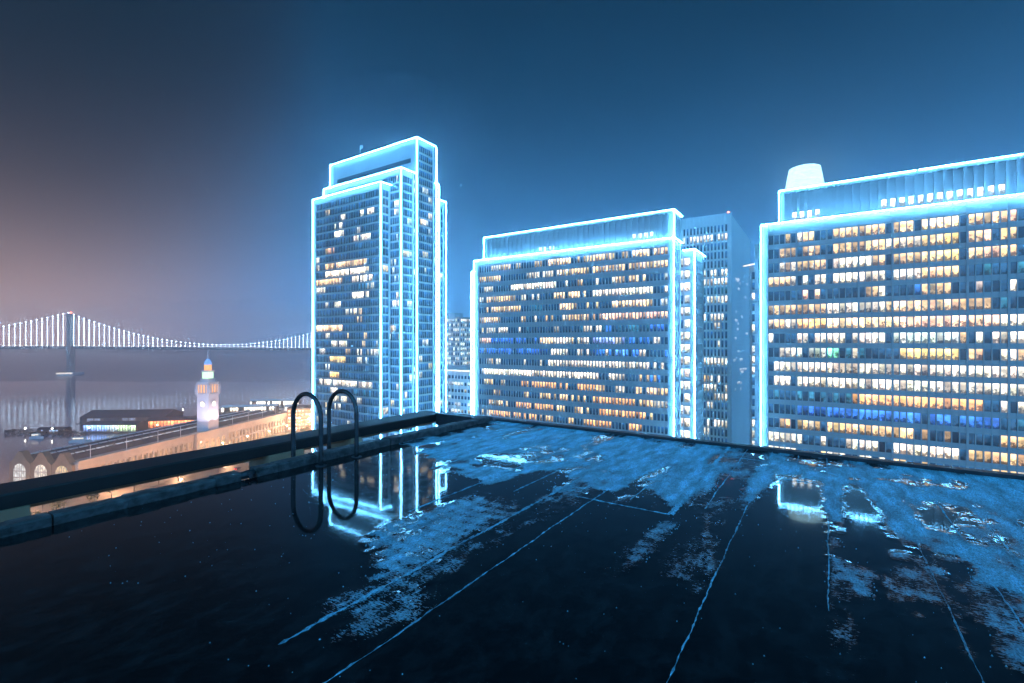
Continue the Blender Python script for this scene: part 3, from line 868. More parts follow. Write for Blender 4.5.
# --- wide middle block
t2 = empty('office_tower', (0, 0, 0), label='middle wide office slab with mixed warm and blue floors, cyan outline', cat='building')
F2 = Facade(t2)
k2 = dict(fh=3.83, mod=1.1, spand=1.75, pier=1.6, top_skip=2.4, rib=0.30, ribd=0.40)
slab(F2, -111, -37.4, 143, 152.7, 117.5, 'concrete', S=dict(k2, rows=MIDR, seed=21), E=dict(k2, seed=22, mod=2.2, win=False, rib=.4), W=dict(k2, seed=23, mod=2, win=False), name='front_slab')
up = dict(k2, win=False, mod=1.9, fh=60, spand=50, top_skip=1.2, rib=.7, ribd=.55, pier=1.0)
wl = MB().box(-107, -37.6, 144.2, 153.5, 117.5, 126)
for i in range(37): 
    x = -106.6 + i * 1.86
    wl.box(x, x + .75, 143.7, 144.2, 117.6, 125.2)
wl.box(-107, -37.6, 143.6, 144.19, 125.2, 126.0)
for i in range(5): wl.box(-37.599, -37.2, 144.6 + i * 1.86, 145.2 + i * 1.86, 117.6, 125.2)
wl.build('penthouse', M['concrete'], t2)
slab(F2, -120, -33.8, 152.7, 168.5, 115.3, 'concrete', S=dict(k2, seed=24, mod=2.0, spand=1.2, pier=1.0, rows={i: [(78, 90, 'n', 8)] for i in range(30)}), E=dict(k2, seed=25, mod=2, win=False), N=dict(k2, seed=26, mod=2, win=False), W=dict(k2, seed=27, mod=2, win=False), name='rear_slab')
for (x0, x1, z) in ((-50, -42.5, 119.4), (-84, -77, 118.9)):
    n = int((x1 - x0) / 1.1)
    for i in range(n):
        F2.win.append((1.0, [(x0 + i * 1.1, 144.16, z - .7), (x0 + i * 1.1 + .8, 144.16, z - .7), (x0 + i * 1.1 + .8, 144.16, z + .9), (x0 + i * 1.1, 144.16, z + .9)], (1.6, 1.6, 1.5, .3)))
F2.finish()
e = .38
light_run(t2, [(-111 - e, 143 - e, 1.8), (-111 - e, 143 - e, 117.6), (-37.4 + e, 143 - e, 117.6), (-37.4 + e, 152.6, 117.6)])
light_run(t2, [(-37.4 + e, 143 - e, 117.6), (-37.4 + e, 143 - e, 1.8)])
light_run(t2, [(-107 - e, 143.5, 117.6), (-107 - e, 143.5, 126.1), (-37.6 + e, 143.5, 126.1), (-37.6 + e, 153.4, 126.1)])
light_run(t2, [(-37.6 + e, 143.5, 126.1), (-37.6 + e, 143.5, 117.8)])
light_run(t2, [(-37.2, 152.58, 115.4), (-33.8 + e, 152.58, 115.4), (-33.8 + e, 168.4, 115.4)])
light_run(t2, [(-33.8 + e, 152.58, 115.4), (-33.8 + e, 152.58, 1.8)])
light_run(t2, [(-120 - e, 152.5, 115.4), (-112, 152.5, 115.4)])
light_run(t2, [(-120 - e, 152.5, 115.4), (-120 - e, 152.5, 1.8)])

# --- big block on the right
t3 = empty('office_tower', (0, 0, 0), label='nearest and widest office slab, bright lit floors running out of frame at right', cat='building')
F3 = Facade(t3)
k3 = dict(fh=3.72, mod=1.29, spand=1.28, pier=1.3, top_skip=2.9, rib=0.20, ribd=0.36, bay=5)
slab(F3, -14.0, 64, 143, 153, 118.0, 'concrete', S=dict(k3, rows=RIGR, seed=31), E=dict(k3, seed=32, win=False), W=dict(k3, seed=33, win=False), name='front_slab')
wl = MB().box(-10, 62, 147, 160, 118, 127.4)
for i in range(42):
    x = -9.7 + i * 1.71
    wl.box(x, x + .62, 146.5, 147, 118.1, 126.6)
wl.box(-10, 62, 146.4, 146.99, 126.6, 127.4)
wl.build('penthouse', M['concrete'], t3)
slab(F3, -17, 68, 153, 170, 115.0, 'concrete', S=dict(k3, seed=34, win=False), N=dict(k3, seed=35, win=False), W=dict(k3, seed=36, win=False), name='rear_slab')
for (x0, x1, z, zz_) in ((-8, -1.5, 120.3, 1), (12, 33, 120.6, 1)):
    for i in range(int((x1 - x0) / 1.71) + 1):
        x = -9.7 + .68 + 1.71 * (int((x0 + 10) / 1.71) + i)
        F3.win.append((1.0, [(x, 146.95, z - 1), (x + .95, 146.95, z - 1), (x + .95, 146.95, z + 1), (x, 146.95, z + 1)], (2.0, 2.0, 1.9, .3)))
F3.finish()
light_run(t3, [(-14 - e, 143 - e, 1.8), (-14 - e, 143 - e, 118.1), (64 + e, 143 - e, 118.1), (64 + e, 153, 118.1)])
light_run(t3, [(-10 - e, 146.3, 118.0), (-10 - e, 146.3, 127.5), (18, 146.3, 127.5)])
light_run(t3, [(18.35, 146.3, 127.5), (62, 146.3, 127.5)])

# --- striped tower behind, between the two blocks
t4 = empty('office_tower', (0, 0, 0), label='pale finned tower with dark vertical strips behind the gap between the wide blocks', cat='tower')
F4 = Facade(t4)
k4 = dict(fh=4.0, mod=1.5, spand=0.9, pier=1.5, top_skip=5.0, rib=.62, ribd=.6)
rw = {i: [(24 if i % 3 else 30, 45, 't' if d < 5 else 'n', d)] for i, d in ((0, 2), (1, 9), (3, 2), (5, 6), (6, 9), (7, 3), (8, 9), (10, 8), (13, 6), (15, 10), (17, 5), (18, 6), (20, 4), (22, 5), (25, 6), (26, 5), (28, 6))}
M['fin'] = plain('white_tower_fins', (0.78, 0.80, 0.82), 0.6, 0.05, 0.05)
slab(F4, -80, -34.8, 230, 300, 144.5, 'fin', S=dict(k4, rows=rw, seed=41), name='tower_wall')
rs = random.Random(4)
for i in range(26):
    yy = rs.uniform(240, 288); zc = 60 + rs.uniform(0, 60)
    for j in range(rs.choice((1, 1, 2, 3))):
        F4.win.append((0.01, [(-35.40, yy + j * 3, zc), (-35.40, yy + j * 3 + 1, zc), (-35.40, yy + j * 3 + 1, zc + 1.3), (-35.40, yy + j * 3, zc + 1.3)], (.9, .95, 1.0, .3)))
F4.finish(100)
MB().lathe([(0, 145.8), (.5, 145.6), (.5, 144.9), (.2, 144.6)], 10, -36.5, 233).build('beacon', M['red'], t4)

#t5
t5 = empty('office_tower', (0, 0, 0), label='sliver of dim office building showing between finned tower and right block', cat='building')
F5 = Facade(t5)
slab(F5, -22.8, 20, 190, 215, 114, 'pale', S=dict(fh=3.8, mod=1.5, spand=1.2, pier=.6, top_skip=2, rib=.4, ribd=.4, seed=51, rows={i: [(0, 10, 'n', d)] for i, d in ((2, 5), (5, 9), (9, 10), (14, 9), (15, 8), (16, 6))}), name='tower_wall')
F5.finish(60)
MB().bar((-24.6, 188, 114), (-19.5, 189.2, 114.9), .4).build('roof_light', M['canopy'], t5)

# --- far crown tower
t6 = empty('skyscraper', (*cw(394, 640), 0), label='very tall tower whose rounded white glowing crown shows above the right block', cat='skyscraper')
MB().lathe([(25.5, 0), (25.5, 250), (24.0, 285.9)], 40).build('shaft', M['pale'], t6, smooth=True)
pr = []
for i in range(12):
    z = 286 + i * 2.85
    r_ = 23.6 - 5.0 * (i / 11) ** 1.2
    pr += [(r_, z), (r_, z + 2.2), (r_ - 1.2, z + 2.22), (r_ - 1.2, z + 2.84)]
pr += [(16.5, 320.6), (11, 321.6), (0, 322)]
MB().lathe(pr, 40).build('crown', M['crown'], t6)

# --- distant city seen between tower and middle block
t7 = empty('apartment_tower', (0, 0, 0), label='distant pale apartment tower dotted with small white windows, left of middle block', cat='tower')
F7 = Facade(t7)
x0_, y0_ = cw(-44, 330)
slab(F7, x0_ - 14, x0_ + 10, y0_, y0_ + 16, 104, 'pale', S=dict(fh=3.3, mod=1.9, spand=1.3, pier=.8, top_skip=1.5, rib=.6, ribd=.4, seed=71, rows=[[(0, 30, 'n', 5)]] * 40, own=False), E=dict(fh=3.3, mod=2.2, spand=1.3, pier=.6, top_skip=1.5, rib=.6, ribd=.4, seed=72, rows=[[(0, 30, 'n', 4)]] * 40, own=False), name='tower_wall')
MB().box(x0_ - 6, x0_ + 3, y0_ + 3, y0_ + 12, 104, 107).build('penthouse', M['pale'], t7)
F7.finish(0)
t8 = empty('office_building', (0, 0, 0), label='lower dim office building with flat roof in front of the distant apartment tower', cat='building')
F8 = Facade(t8)
x0_, y0_ = cw(-34, 255)
slab(F8, x0_ - 30, x0_ + 24, y0_, y0_ + 30, 72, 'pale', S=dict(fh=3.6, mod=2.2, spand=1.9, pier=.8, top_skip=3, rib=.5, ribd=.4, seed=81, rows=[[(0, 60, 'n', 4 if i % 3 == 1 else 2)] for i in range(22)], own=False), name='tower_wall')
MB().bar((x0_ - 29, y0_ - .3, 71.6), (x0_ + 23, y0_ - .3, 71.6), .35).build('roof_light', M['canopy'], t8)
F8.finish(0)

# ------------------------------------------------------------------ bridge
BA = R(20)
bx0, by0 = cw(-1146, 1234)
bridge = empty('suspension_bridge', (bx0, by0, 0), THETA + BA, label='long suspension bridge strung with white lights across the bay', cat='bridge')
DZ = lambda s_: 75 - (s_ / 704.0) * 8.5 if s_ > 0 else 75 + s_ * -0.002
TOPZ = 160.0
def tower_at(s0, b0):
    q = MB()
    for yy in (-11.5, 11.5):
        q.bar((s0, yy, 6), (s0, yy * .86, TOPZ), 7.0, 6.0)
    for z in (48, 88, 122, 155):
        q.bar((s0, -11, z), (s0, 11, z), 3.2, 3.5)
    tw = q.build('bridge_tower', M['bridge'], bridge)
    for (a, b) in ((10, 48), (90, 120), (124, 153)):
        q = MB(); q.bar((s0, -11, a), (s0, 11, b), 1.8); q.bar((s0 + .3, 11, a), (s0 + .3, -11, b), 1.8)
        q.build('cross_brace', M['bridge'], tw)
    q = MB().box(s0 - 16, s0 + 16, -30, 30, -3, 6.5); q.build('footing', M['pale'], tw)
    q = MB()
    for i in range(12): q.box(s0 - 17 + i * 2.8, s0 - 15.6 + i * 2.8, -31, -30.1, 4.5, 8)
    q.build('footing_lights', M['canopy'], tw)
    MB().lathe([(0, 164.5), (2.2, 163.5), (2.2, 161), (.5, 160)], 10, s0, 0).build('beacon', M['red'], tw)
tower_at(0, 0); tower_at(704, 0)
def cable_z(s_):
    if 0 <= s_ <= 704:
        u = (s_ - 352) / 352; m_ = 76.5
        return m_ + (TOPZ - m_) * u * u
    if s_ < 0:
        u = -s_ / 354.0; return TOPZ + (82 - TOPZ) * u - 26 * 4 * u * (1 - u) * .35
    u = (s_ - 704) / 354.0; return TOPZ + (74 - TOPZ) * u - 26 * u * (1 - u)
for yy in (-11.5, 11.5):
    MB().tube([(s_, yy, cable_z(s_)) for s_ in range(-354, 1059, 22)], 0.5, 6).build('main_cable', M['bridge'], bridge)
q = MB()
for i in range(-50, 90):
    a, b = i * 12.0, (i + 1) * 12.0
    q.bar((a, 0, DZ(a) - 4), (b, 0, DZ(b) - 4), 21, 7)
q.build('deck', M['bridge'], bridge)
q = MB()
for i in range(-50, 88):
    a = i * 12.0
    q.box(a, a + 5.0, -10.9, -10.6, DZ(a) + 0.5, DZ(a) + 1.5)
q.build('roadway_lights', M['canopy'], bridge, kind='stuff')
n_h = 0
for i in range(-33, 66):
    s_ = i * 10.67
    if i in (0, 66): continue
    if s_ < -354: continue
    zt, zb = cable_z(s_), DZ(s_) + 1
    if zt - zb < 1.5: zt = zb + 1.5
    o = MB().bar((s_, -11.5, zb), (s_, -11.5, zt), 1.15)
    q = MB()
    n = max(1, int((zt - zb) / 6.5))
    for j in range(n):
        a = zb + (zt - zb) * j / n
        q.bar((s_, -11.5, a), (s_, -11.5, a + (zt - zb) / n * .5), .65)
    hg = q.build('hanger', M['bay_led'], bridge)
q = MB()
for i in range(-33, 67):
    s_ = i * 10.67
    q.box(s_ - .9, s_ + .9, -12.4, -10.6, cable_z(s_) + .3, cable_z(s_) + 2.0)
q.build('cable_lights', M['bay_led'], bridge, kind='stuff')

# ------------------------------------------------------------------ ferry terminal building with clock tower
FO = cw(-245.7, 268.9)
fdir = math.atan2(186.9, 30.3)          # bearing of its long axis (right/ahead frame)
frz = THETA + fdir
fb = empty('terminal_building', (*FO, 1.6), frz, label='long low arcaded ferry terminal with tan walls, dark ridged roofs and pale clock tower', cat='building')
L_, W_ = 189.0, 46.0
H = 16.4
q = MB().box(0, L_, 0.8, W_, 0, H - .6)
q.box(0, L_, 0, .79, 12.6, H)           # frieze
q.box(0, L_, -.5, .6, H + .002, H + 1.1)       # parapet
q.box(80, 110, -2.5, -.51, 0, H + 1.6)       # centre pavilion
q.box(0.0, L_, -.35, -.002, 6.2, 7.0)
for i in range(49):
    x = i * 3.9
    q.box(x, x + 1.1, -.2, .79, 0, 12.59)
q.build('wall', M['stone'], fb)
wins = []
for i in range(48):
    x = i * 3.9 + 1.1
    if 79 < x < 110: continue
    for (z0, z1, c) in ((0.6, 6.0, (1.5, .85, .42, .2)), (7.4, 11.6, (1.0, .62, .36, .4))):
        jj = random.uniform(.25, 1.3)
        pts = [(x + .2, .7, z0), (x + 2.6, .7, z0), (x + 2.6, .7, z1 - 1.2)]
        pts += [(x + 1.4 + 1.2 * math.cos(a), .7, z1 - 1.2 + 1.2 * math.sin(a)) for a in (math.pi / 4, math.pi / 2, 3 * math.pi / 4)] + [(x + .2, .7, z1 - 1.2)]
        wins.append((pts, tuple(v * jj for v in c[:3]) + (c[3],)))
for pts, c in wins:
    m_ = MB(); m_.face(pts, [(0, .8)] * len(pts), c); m_.build('arch_window', M['window'], fb)
# pavilion arches
for i in range(5):
    x = 82.2 + i * 5.4; m_ = MB()
    pts = [(x, -2.54, .6), (x + 3.6, -2.54, .6), (x + 3.6, -2.54, 10)] + [(x + 1.8 + 1.8 * math.cos(a), -2.54, 10 + 1.8 * math.sin(a)) for a in (math.pi / 4, math.pi / 2, 3 * math.pi / 4)] + [(x, -2.54, 10)]
    m_.face(pts, [(0, .8)] * len(pts), (1.7, 1.0, .55, .5)); m_.build('arch_window', M['window'], fb)
# three ridged roofs with lit skylights
for (y0, y1, yr, zr) in ((9, 22, 15.5, H + 2.6), (22.05, 34, 28, H + 2.8), (34.05, W_, 40, H + 2.4)):
    q = MB()
    for (xa, xb) in ((2.0, L_ - 1),):
        q.face([(xa, y0, H - .5), (xb, y0, H - .5), (xb, yr, zr), (xa, yr, zr)])
        q.face([(xb, y1, H - .5), (xa, y1, H - .5), (xa, yr, zr), (xb, yr, zr)])
        q.face([(xb, y0, H - .5), (xb, y1, H - .5), (xb, yr, zr)])
        q.face([(xa, y1, H - .5), (xa, y0, H - .5), (xa, yr, zr)])
    rf = q.build('roof', M['darkroof'], fb)
    q = MB()
    for i in range(30):
        x = 5 + i * 6.1
        q.box(x, x + 4.6, yr - .7, yr + .7, zr + .02, zr + .6)
    q.build('skylight', M['skylight'] if yr == 15.5 else M['pale'], rf)
MB().box(0.5, L_ - .5, .62, 8.8, H - .45, H + .25).build('roof_terrace', M['paleroof'], fb)
# gabled end wall with three big arched windows
q = MB()
for (ya, yb) in ((2, 15.8), (16.2, 30.3), (30.7, 45.2)):
    ym = (ya + yb) / 2
    prof = [(ya, 0), (yb, 0), (yb, H - 1), (yb - 2.2, H + .5), (ym + 1.2, H + 5.6), (ym - 1.2, H + 5.6), (ya + 2.2, H + .5), (ya, H - 1)]
    A = [(-1.6, y, z) for y, z in prof]; B = [(1.9, y, z) for y, z in prof]
    q.face(A[::-1]); q.face(B)
    for i in range(len(prof)):
        j = (i + 1) % len(prof); q.face([A[i], A[j], B[j], B[i]])
M['tanbrick'] = plain('tan_gable_render', (0.20, 0.14, 0.105), 0.85, 0.15, 0.3)
q.build('gabled_end_wall', M['tanbrick'], fb)
for (ya, yb, c) in ((2, 15.8, (1.7, 1.25, .7, .3)), (16.2, 30.3, (2.0, 1.8, 1.5, .3)), (30.7, 45.2, (1.6, 1.6, 1.5, .4))):
    ym = (ya + yb) / 2
    m_ = MB()
    pts = [(-1.64, ym + 4.2 * math.cos(a), H - 5.5 + 4.2 * math.sin(a)) for a in [math.pi * k / 10 for k in range(11)]] + [(-1.64, ym - 4.2, 3), (-1.64, ym + 4.2, 3)]
    m_.face(pts, [(0, .8)] * len(pts), c); wn_ = m_.build('arch_window', M['window'], fb)
    m_ = MB()
    for k in range(-2, 3): m_.box(-1.78, -1.66, ym + k * 1.6 - .15, ym + k * 1.6 + .15, 3, H - 1.6 - abs(k) * .45)
    m_.box(-1.8, -1.661, ym - 4.2, ym + 4.2, H - 5.8, H - 5.3)
    m_.box(-1.8, -1.661, ym - 4.2, ym + 4.2, H - 9.6, H - 9.0)
    m_.build('glazing_bar', M['stone'], wn_)
for i, x in enumerate((8, 30, 52, 70, 120, 138, 156, 174)):
    MB().tube([(x, 1.5, H), (x, 1.5, H + 9)], .16, 6).build('flagpole', M['pale'], fb)
# clock tower
M['towerstone'] = plain('clock_tower_stone', (0.62, 0.58, 0.62), 0.8, 0.05, 0.4)
TX, TY = 99.0, 5.5
ct = MB()
hw = 5.0
ct.box(TX - hw, TX + hw, TY - hw, TY + hw, H - 1, 46)
ct.box(TX - hw - .5, TX + hw + .5, TY - hw - .5, TY + hw + .5, 44.2, 45.4)
ct.box(TX - hw - .35, TX + hw + .35, TY - hw - .35, TY + hw + .35, 52.3, 54.2)
for sx in (-1, 1):
    for sy in (-1, 1):
        ct.box(TX + sx * hw - .9, TX + sx * hw + .9, TY + sy * hw - .9, TY + sy * hw + .9, 45.5, 52.2)
for k in (-2.4, 0, 2.4):
    for sg in (-1, 1):
        ct.box(TX + k - .35, TX + k + .35, TY + sg * hw - .3, TY + sg * hw + .3, 45.5, 52.2)
        ct.box(TX + sg * hw - .3, TX + sg * hw + .3, TY + k - .35, TY + k + .35, 45.5, 52.2)
ct.box(TX - 3.6, TX + 3.6, TY - 3.6, TY + 3.6, 54.2, 57)
clock_tower = ct.build('clock_tower', M['towerstone'], fb)
MB().box(TX - hw + .5, TX + hw - .5, TY - hw + .5, TY + hw - .5, 46, 52.2).build('loggia_lights', M['orange'], clock_tower)
q = MB().box(TX - 2.6, TX + 2.6, TY - 2.6, TY + 2.6, 57.01, 62.0)
q.build('lantern_stage', M['green'], clock_tower)
MB().box(TX - 3.4, TX + 3.4, TY - 3.4, TY + 3.4, 62.01, 63.19).build('cornice', M['towerstone'], clock_tower)
MB().lathe([(2.5, 63.2), (2.5, 67.6), (0, 67.7)], 16, TX, TY).build('upper_lantern', M['orange'], clock_tower)
MB().lathe([(2.7, 67.6), (2.4, 69.5), (1.3, 71.3), (.5, 72.2)], 16, TX, TY).build('dome', M['bluestage'], clock_tower, smooth=True)
MB().tube([(TX, TY, 72), (TX, TY, 79)], [.9, .3], 8).build('spire', M['towerstone'], clock_tower)
for (dx, dy) in ((0, -1), (-1, 0), (1, 0), (0, 1)):
    cx_, cy2 = TX + dx * (hw + .12), TY + dy * (hw + .12)
    q = MB()
    pts = []
    for k in range(20):
        a = 2 * math.pi * k / 20
        pts.append((cx_ + (1.9 * math.cos(a) if dy else 0), cy2 + (1.9 * math.cos(a) if dx else 0), 37.5 + 1.9 * math.sin(a)))
    q.face(pts, [(0, 0)] * 20); dl = q.build('clock_face', M['clock'], clock_tower)
    q = MB()
    for k in range(20):
        a, b = 2 * math.pi * k / 20, 2 * math.pi * (k + 1) / 20
        P_ = lambda a, r_: (cx_ + dx * .1 + (r_ * math.cos(a) if dy else 0), cy2 + dy * .1 + (r_ * math.cos(a) if dx else 0), 37.5 + r_ * math.sin(a))
        q.bar(P_(a, 2.15), P_(b, 2.15), .5)
    q.build('clock_rim', M['towerstone'], clock_tower)
# the floodlights that wash the clock tower
def lamp(kind, name, loc, col, energy, parent=None, rot=None, size=.3, spot=None):
    ld = bpy.data.lights.new(name, kind)
    ld.color = col; ld.energy = energy
    if kind in ('POINT', 'SPOT'): ld.shadow_soft_size = size
    if spot: ld.spot_size = spot; ld.spot_blend = .5
    o = bpy.data.objects.new(name, ld); COL.objects.link(o); o.location = loc
    if rot: o.rotation_euler = rot
    if parent: o.parent = parent
    return o
def aim(o, frm, to):
    o.rotation_euler = (Vector(to) - Vector(frm)).to_track_quat('-Z', 'Y').to_euler()
for frm, to, col, en in (((TX - 28, TY - 4, H + 1), (TX - 4, TY, 40), (.85, .80, 1.0), 36000), ((TX + 4, TY - 13, H + 2), (TX, TY - 4, 38), (.95, .80, .90), 22000),
                         ((TX - 10, TY - 12, H + 1), (TX, TY - 2, 48), (.8, .88, 1.0), 22000)):
    o = lamp('SPOT', 'floodlight', frm, col, en, fb, spot=R(60)); aim(o, frm, to)

# ------------------------------------------------------------------ waterfront
def lit_hall(name, label, cat, r_, f_, ang, Lx, Wy, hh, wcol, n, mat='darkroof', roofm='darkroof', dens=1.0, gable=2.2, group=None):
    x, y = cw(r_, f_)
    o = empty(name, (x, y, .5), THETA + R(ang), label=label, cat=cat, group=group)
    MB().box(0, Lx, 0, Wy, 0, hh).build('wall', M[mat], o)
    q = MB()
    q.face([(-.6, -.6, hh + .02), (Lx + .6, -.6, hh + .02), (Lx + .6, Wy / 2, hh + gable), (-.6, Wy / 2, hh + gable)])
    q.face([(Lx + .6, Wy + .6, hh + .02), (-.6, Wy + .6, hh + .02), (-.6, Wy / 2, hh + gable), (Lx + .6, Wy / 2, hh + gable)])
    q.face([(Lx + .6, -.6, hh + .02), (Lx + .6, Wy + .6, hh + .02), (Lx + .6, Wy / 2, hh + gable)])
    q.face([(-.6, Wy + .6, hh + .02), (-.6, -.6, hh + .02), (-.6, Wy / 2, hh + gable)])
    q.build('roof', M[roofm], o)
    MB().box(-1.5, Lx + 1.5, -3, Wy + 2, -3.5, -.01).build('deck', M['dock'], o)
    for i in range(n):
        if random.random() > dens: continue
        a = Lx * i / n
        c = wcol(i, n); j = random.uniform(.5, 1.3)
        m_ = MB(); m_.face([(a + .25, -.05, .8), (a + Lx / n - .25, -.05, .8), (a + Lx / n - .25, -.05, hh - .8), (a + .25, -.05, hh - .8)], None, (c[0] * j, c[1] * j, c[2] * j, .3))
        m_.build('window', M['window'], o)
    return o
lit_hall('pier_shed', 'blue-white lit waterfront hall on the left pier', 'pier building', -408, 452, 0, 50, 16, 7.5, lambda i, n: (.55, .95, 2.0) if i < n * .45 else (1.1, 1.5, .9) if i > n * .6 else (1.2, 1.6, 1.8), 20)
lit_hall('pier_shed', 'orange glowing waterfront hall beside the blue lit one', 'pier building', -362, 470, 12, 52, 16, 8, lambda i, n: (2.6, .75, .26), 17, mat='darkroof')
lit_hall('pier_shed', 'large dark unlit warehouse roof behind the blue lit hall', 'pier building', -455, 500, 4, 84, 34, 6, lambda i, n: (.15, .2, .3), 12, dens=.3, gable=6)
lit_hall('terminal_canopy', 'bright white ferry gate canopy left of the clock tower', 'canopy', -372, 560, 10, 22, 9, 6, lambda i, n: (2.4, 2.1, 1.7), 8, dens=.82, mat='dock', roofm='pale', group=None)
lit_hall('terminal_canopy', 'long bright ferry gate canopy just right of the clock tower', 'canopy', -352, 575, 14, 62, 10, 6.5, lambda i, n: (2.6, 2.2, 1.7), 20, dens=.82, mat='dock', roofm='pale')
lit_hall('terminal_canopy', 'farthest bright ferry gate canopy toward the tall tower', 'canopy', -345, 625, 5, 62, 10, 8, lambda i, n: (2.6, 2.3, 1.9), 22, dens=.82, mat='dock', roofm='pale')
lit_hall('terminal_canopy', 'low lit landing shed at the end of the terminal roof', 'canopy', -280, 585, 12, 50, 12, 6, lambda i, n: (2.0, 1.8, 1.6), 14, mat='pale', roofm='pale')

lit_hall('pier_shed', 'small dark shed with pale lit end on the outer pier', 'pier building', -448, 448, 4, 24, 9, 3.5, lambda i, n: (.7, 1.0, 1.5), 9, dens=.5, gable=1.5)
lit_hall('pier_shed', 'low dark shed with red lit windows by the orange hall', 'pier building', -338, 500, 14, 30, 12, 5, lambda i, n: (2.4, .35, .2), 10, dens=.8, gable=2)
pl0 = empty('pier_lamp', (0, 0, .5), label='x', cat='lamp', group='white lamps on the pier')
MB().tube([(0, 0, 0), (0, 0, 5)], [.15, .1], 8).build('post', M['dock'], pl0)
MB().lathe([(0, 4.9), (.4, 5.1), (.5, 5.4), (.3, 5.7), (0, 5.8)], 12).build('globe', M['lamp_white'], pl0)
def copy_tree(o, parent=None):
    c = o.copy(); COL.objects.link(c)
    if parent: c.parent = parent
    for ch in list(o.children): copy_tree(ch, c)
    return c
for i, (r_, f_, w_) in enumerate(((-455, 444, 'outermost, beside the small dark shed'), (-428, 442, 'just left of the blue lit hall'), (-398, 447, 'before the left end of the blue lit hall'), (-372, 448, 'before the right end of the blue lit hall'),
                                  (-345, 462, 'before the orange lit hall'), (-392, 566, 'left of the bright canopy by the clock tower'), (-285, 640, 'above the farthest canopy'), (-318, 620, 'between the two far canopies'))):
    o = pl0 if i == 0 else copy_tree(pl0)
    o.location = (*cw(r_, f_), .5); o['label'] = 'white pier lamp ' + w_
# moored boats
def boat(r_, f_, ang, Ls, label, cat='boat'):
    x, y = cw(r_, f_)
    o = empty('ferry_boat', (x, y, 0), THETA + R(ang), label=label, cat=cat, group='boats moored by the pier')
    q = MB(); b = Ls * .13
    out = [(-Ls / 2, -b), (Ls * .25, -b), (Ls / 2, 0), (Ls * .25, b), (-Ls / 2, b)]
    q.face([(a, c * .8, -.4) for a, c in out][::-1]); q.face([(a, c, 2) for a, c in out])
    for i in range(5):
        j = (i + 1) % 5
        q.face([(out[i][0], out[i][1] * .8, -.4), (out[j][0], out[j][1] * .8, -.4), (*out[j], 2), (*out[i], 2)])
    q.build('hull', M['pale'], o)
    MB().box(-Ls * .35, Ls * .2, -b * .7, b * .7, 2.01, 4.6).build('cabin', M['pale'], o)
    for i in range(4):
        a = -Ls * .32 + i * Ls * .125
        m_ = MB(); m_.face([(a, -b * .7 - .04, 2.8), (a + Ls * .1, -b * .7 - .04, 2.8), (a + Ls * .1, -b * .7 - .04, 4.0), (a, -b * .7 - .04, 4.0)], None, (1.6, 1.35, 1.0, .3)); m_.build('window', M['window'], o)
boat(-372, 410, 15, 16, 'white boat with lit cabin moored in front of the blue hall')
boat(-425, 425, 5, 11, 'small pale boat at the outer end of the left pier')
boat(-300, 600, 30, 22, 'pale boat lying by the bright gate canopies')

# rocky breakwater at the pier end
bw = MB(); rs = random.Random(12)
for i in range(260):
    t_ = rs.random(); r_ = -478 + 80 * t_; f_ = 452 - 8 * t_ + rs.uniform(-4, 4)
    x, y = cw(r_, f_); s_ = rs.uniform(1, 2.4); z = rs.uniform(-.5, 2.8)
    pts = [Vector((rs.uniform(-s_, s_), rs.uniform(-s_, s_), rs.uniform(-s_, s_) * .6)) for _ in range(4)]
    P_ = [Vector((x, y, z)) + p for p in pts]
    for a, b, c in ((0, 1, 2), (0, 1, 3), (1, 2, 3), (0, 2, 3)): bw.face([P_[a], P_[b], P_[c]], [(0, 0)] * 3)
bw.build('breakwater', M['dock'], label='dark rubble breakwater at the seaward end of the left pier', cat='breakwater')

lamp('POINT', 'spire_fill', (TX - 5, TY - 6, 60), (1, .8, .6), 900, fb)  # added warm fill beside the lantern, lifts the spire
ORD = 'first second third fourth fifth sixth seventh eighth ninth tenth eleventh twelfth thirteenth fourteenth fifteenth sixteenth seventeenth eighteenth nineteenth twentieth twenty-first twenty-second twenty-third twenty-fourth twenty-fifth twenty-sixth'.split()
# street lamps along the waterfront road
def copy_tree(o, parent=None):
    c = o.copy(); COL.objects.link(c)
    if parent: c.parent = parent
    for ch in list(o.children): copy_tree(ch, c)
    return c
lampproto = empty('street_lamp', (0, 0, 0), label='x', cat='street lamp', group='street lamps along the waterfront road')
MB().tube([(0, 0, 0), (0, 0, 8)], [.16, .09], 8).build('post', M['darksteel'], lampproto)
MB().tube([(0, 0, 7.9), (.8, 0, 8.5), (1.9, 0, 8.6)], .06, 6).build('arm', M['darksteel'], lampproto)
MB().lathe([(0, 8.2), (.3, 8.3), (.42, 8.55), (.3, 8.8), (0, 8.9)], 12, 2.0, 0).build('globe', M['lamp_warm'], lampproto)
places = []
for i in range(17):
    f_ = 215 + i * 24
    places.append((-244 + .16 * (f_ - 215) * 1.0 + 4, f_))
for i in range(13):
    f_ = 235 + i * 30
    places.append((-190 + .13 * (f_ - 235), f_))
for i, (r_, f_) in enumerate(places):
    o = lampproto if i == 0 else copy_tree(lampproto)
    o.location = (*cw(r_, f_), 1.75 if i < 17 else 1.6)
    o.rotation_euler = (0, 0, random.uniform(0, 6.28))
    o['label'] = f'{ORD[i]} amber street lamp along the terminal arcade, counted from its gabled end' if i < 17 else f'{ORD[i - 17]} nearest amber street lamp on the city side of the waterfront road'
for i in range(9):
    f_ = 225 + i * 42
    x, y = cw(-232 + .16 * (f_ - 215), f_)
    lamp('POINT', 'street_and_fill_light', (x, y, 10.0), (1.0, .52, .27), 24000, size=.4)

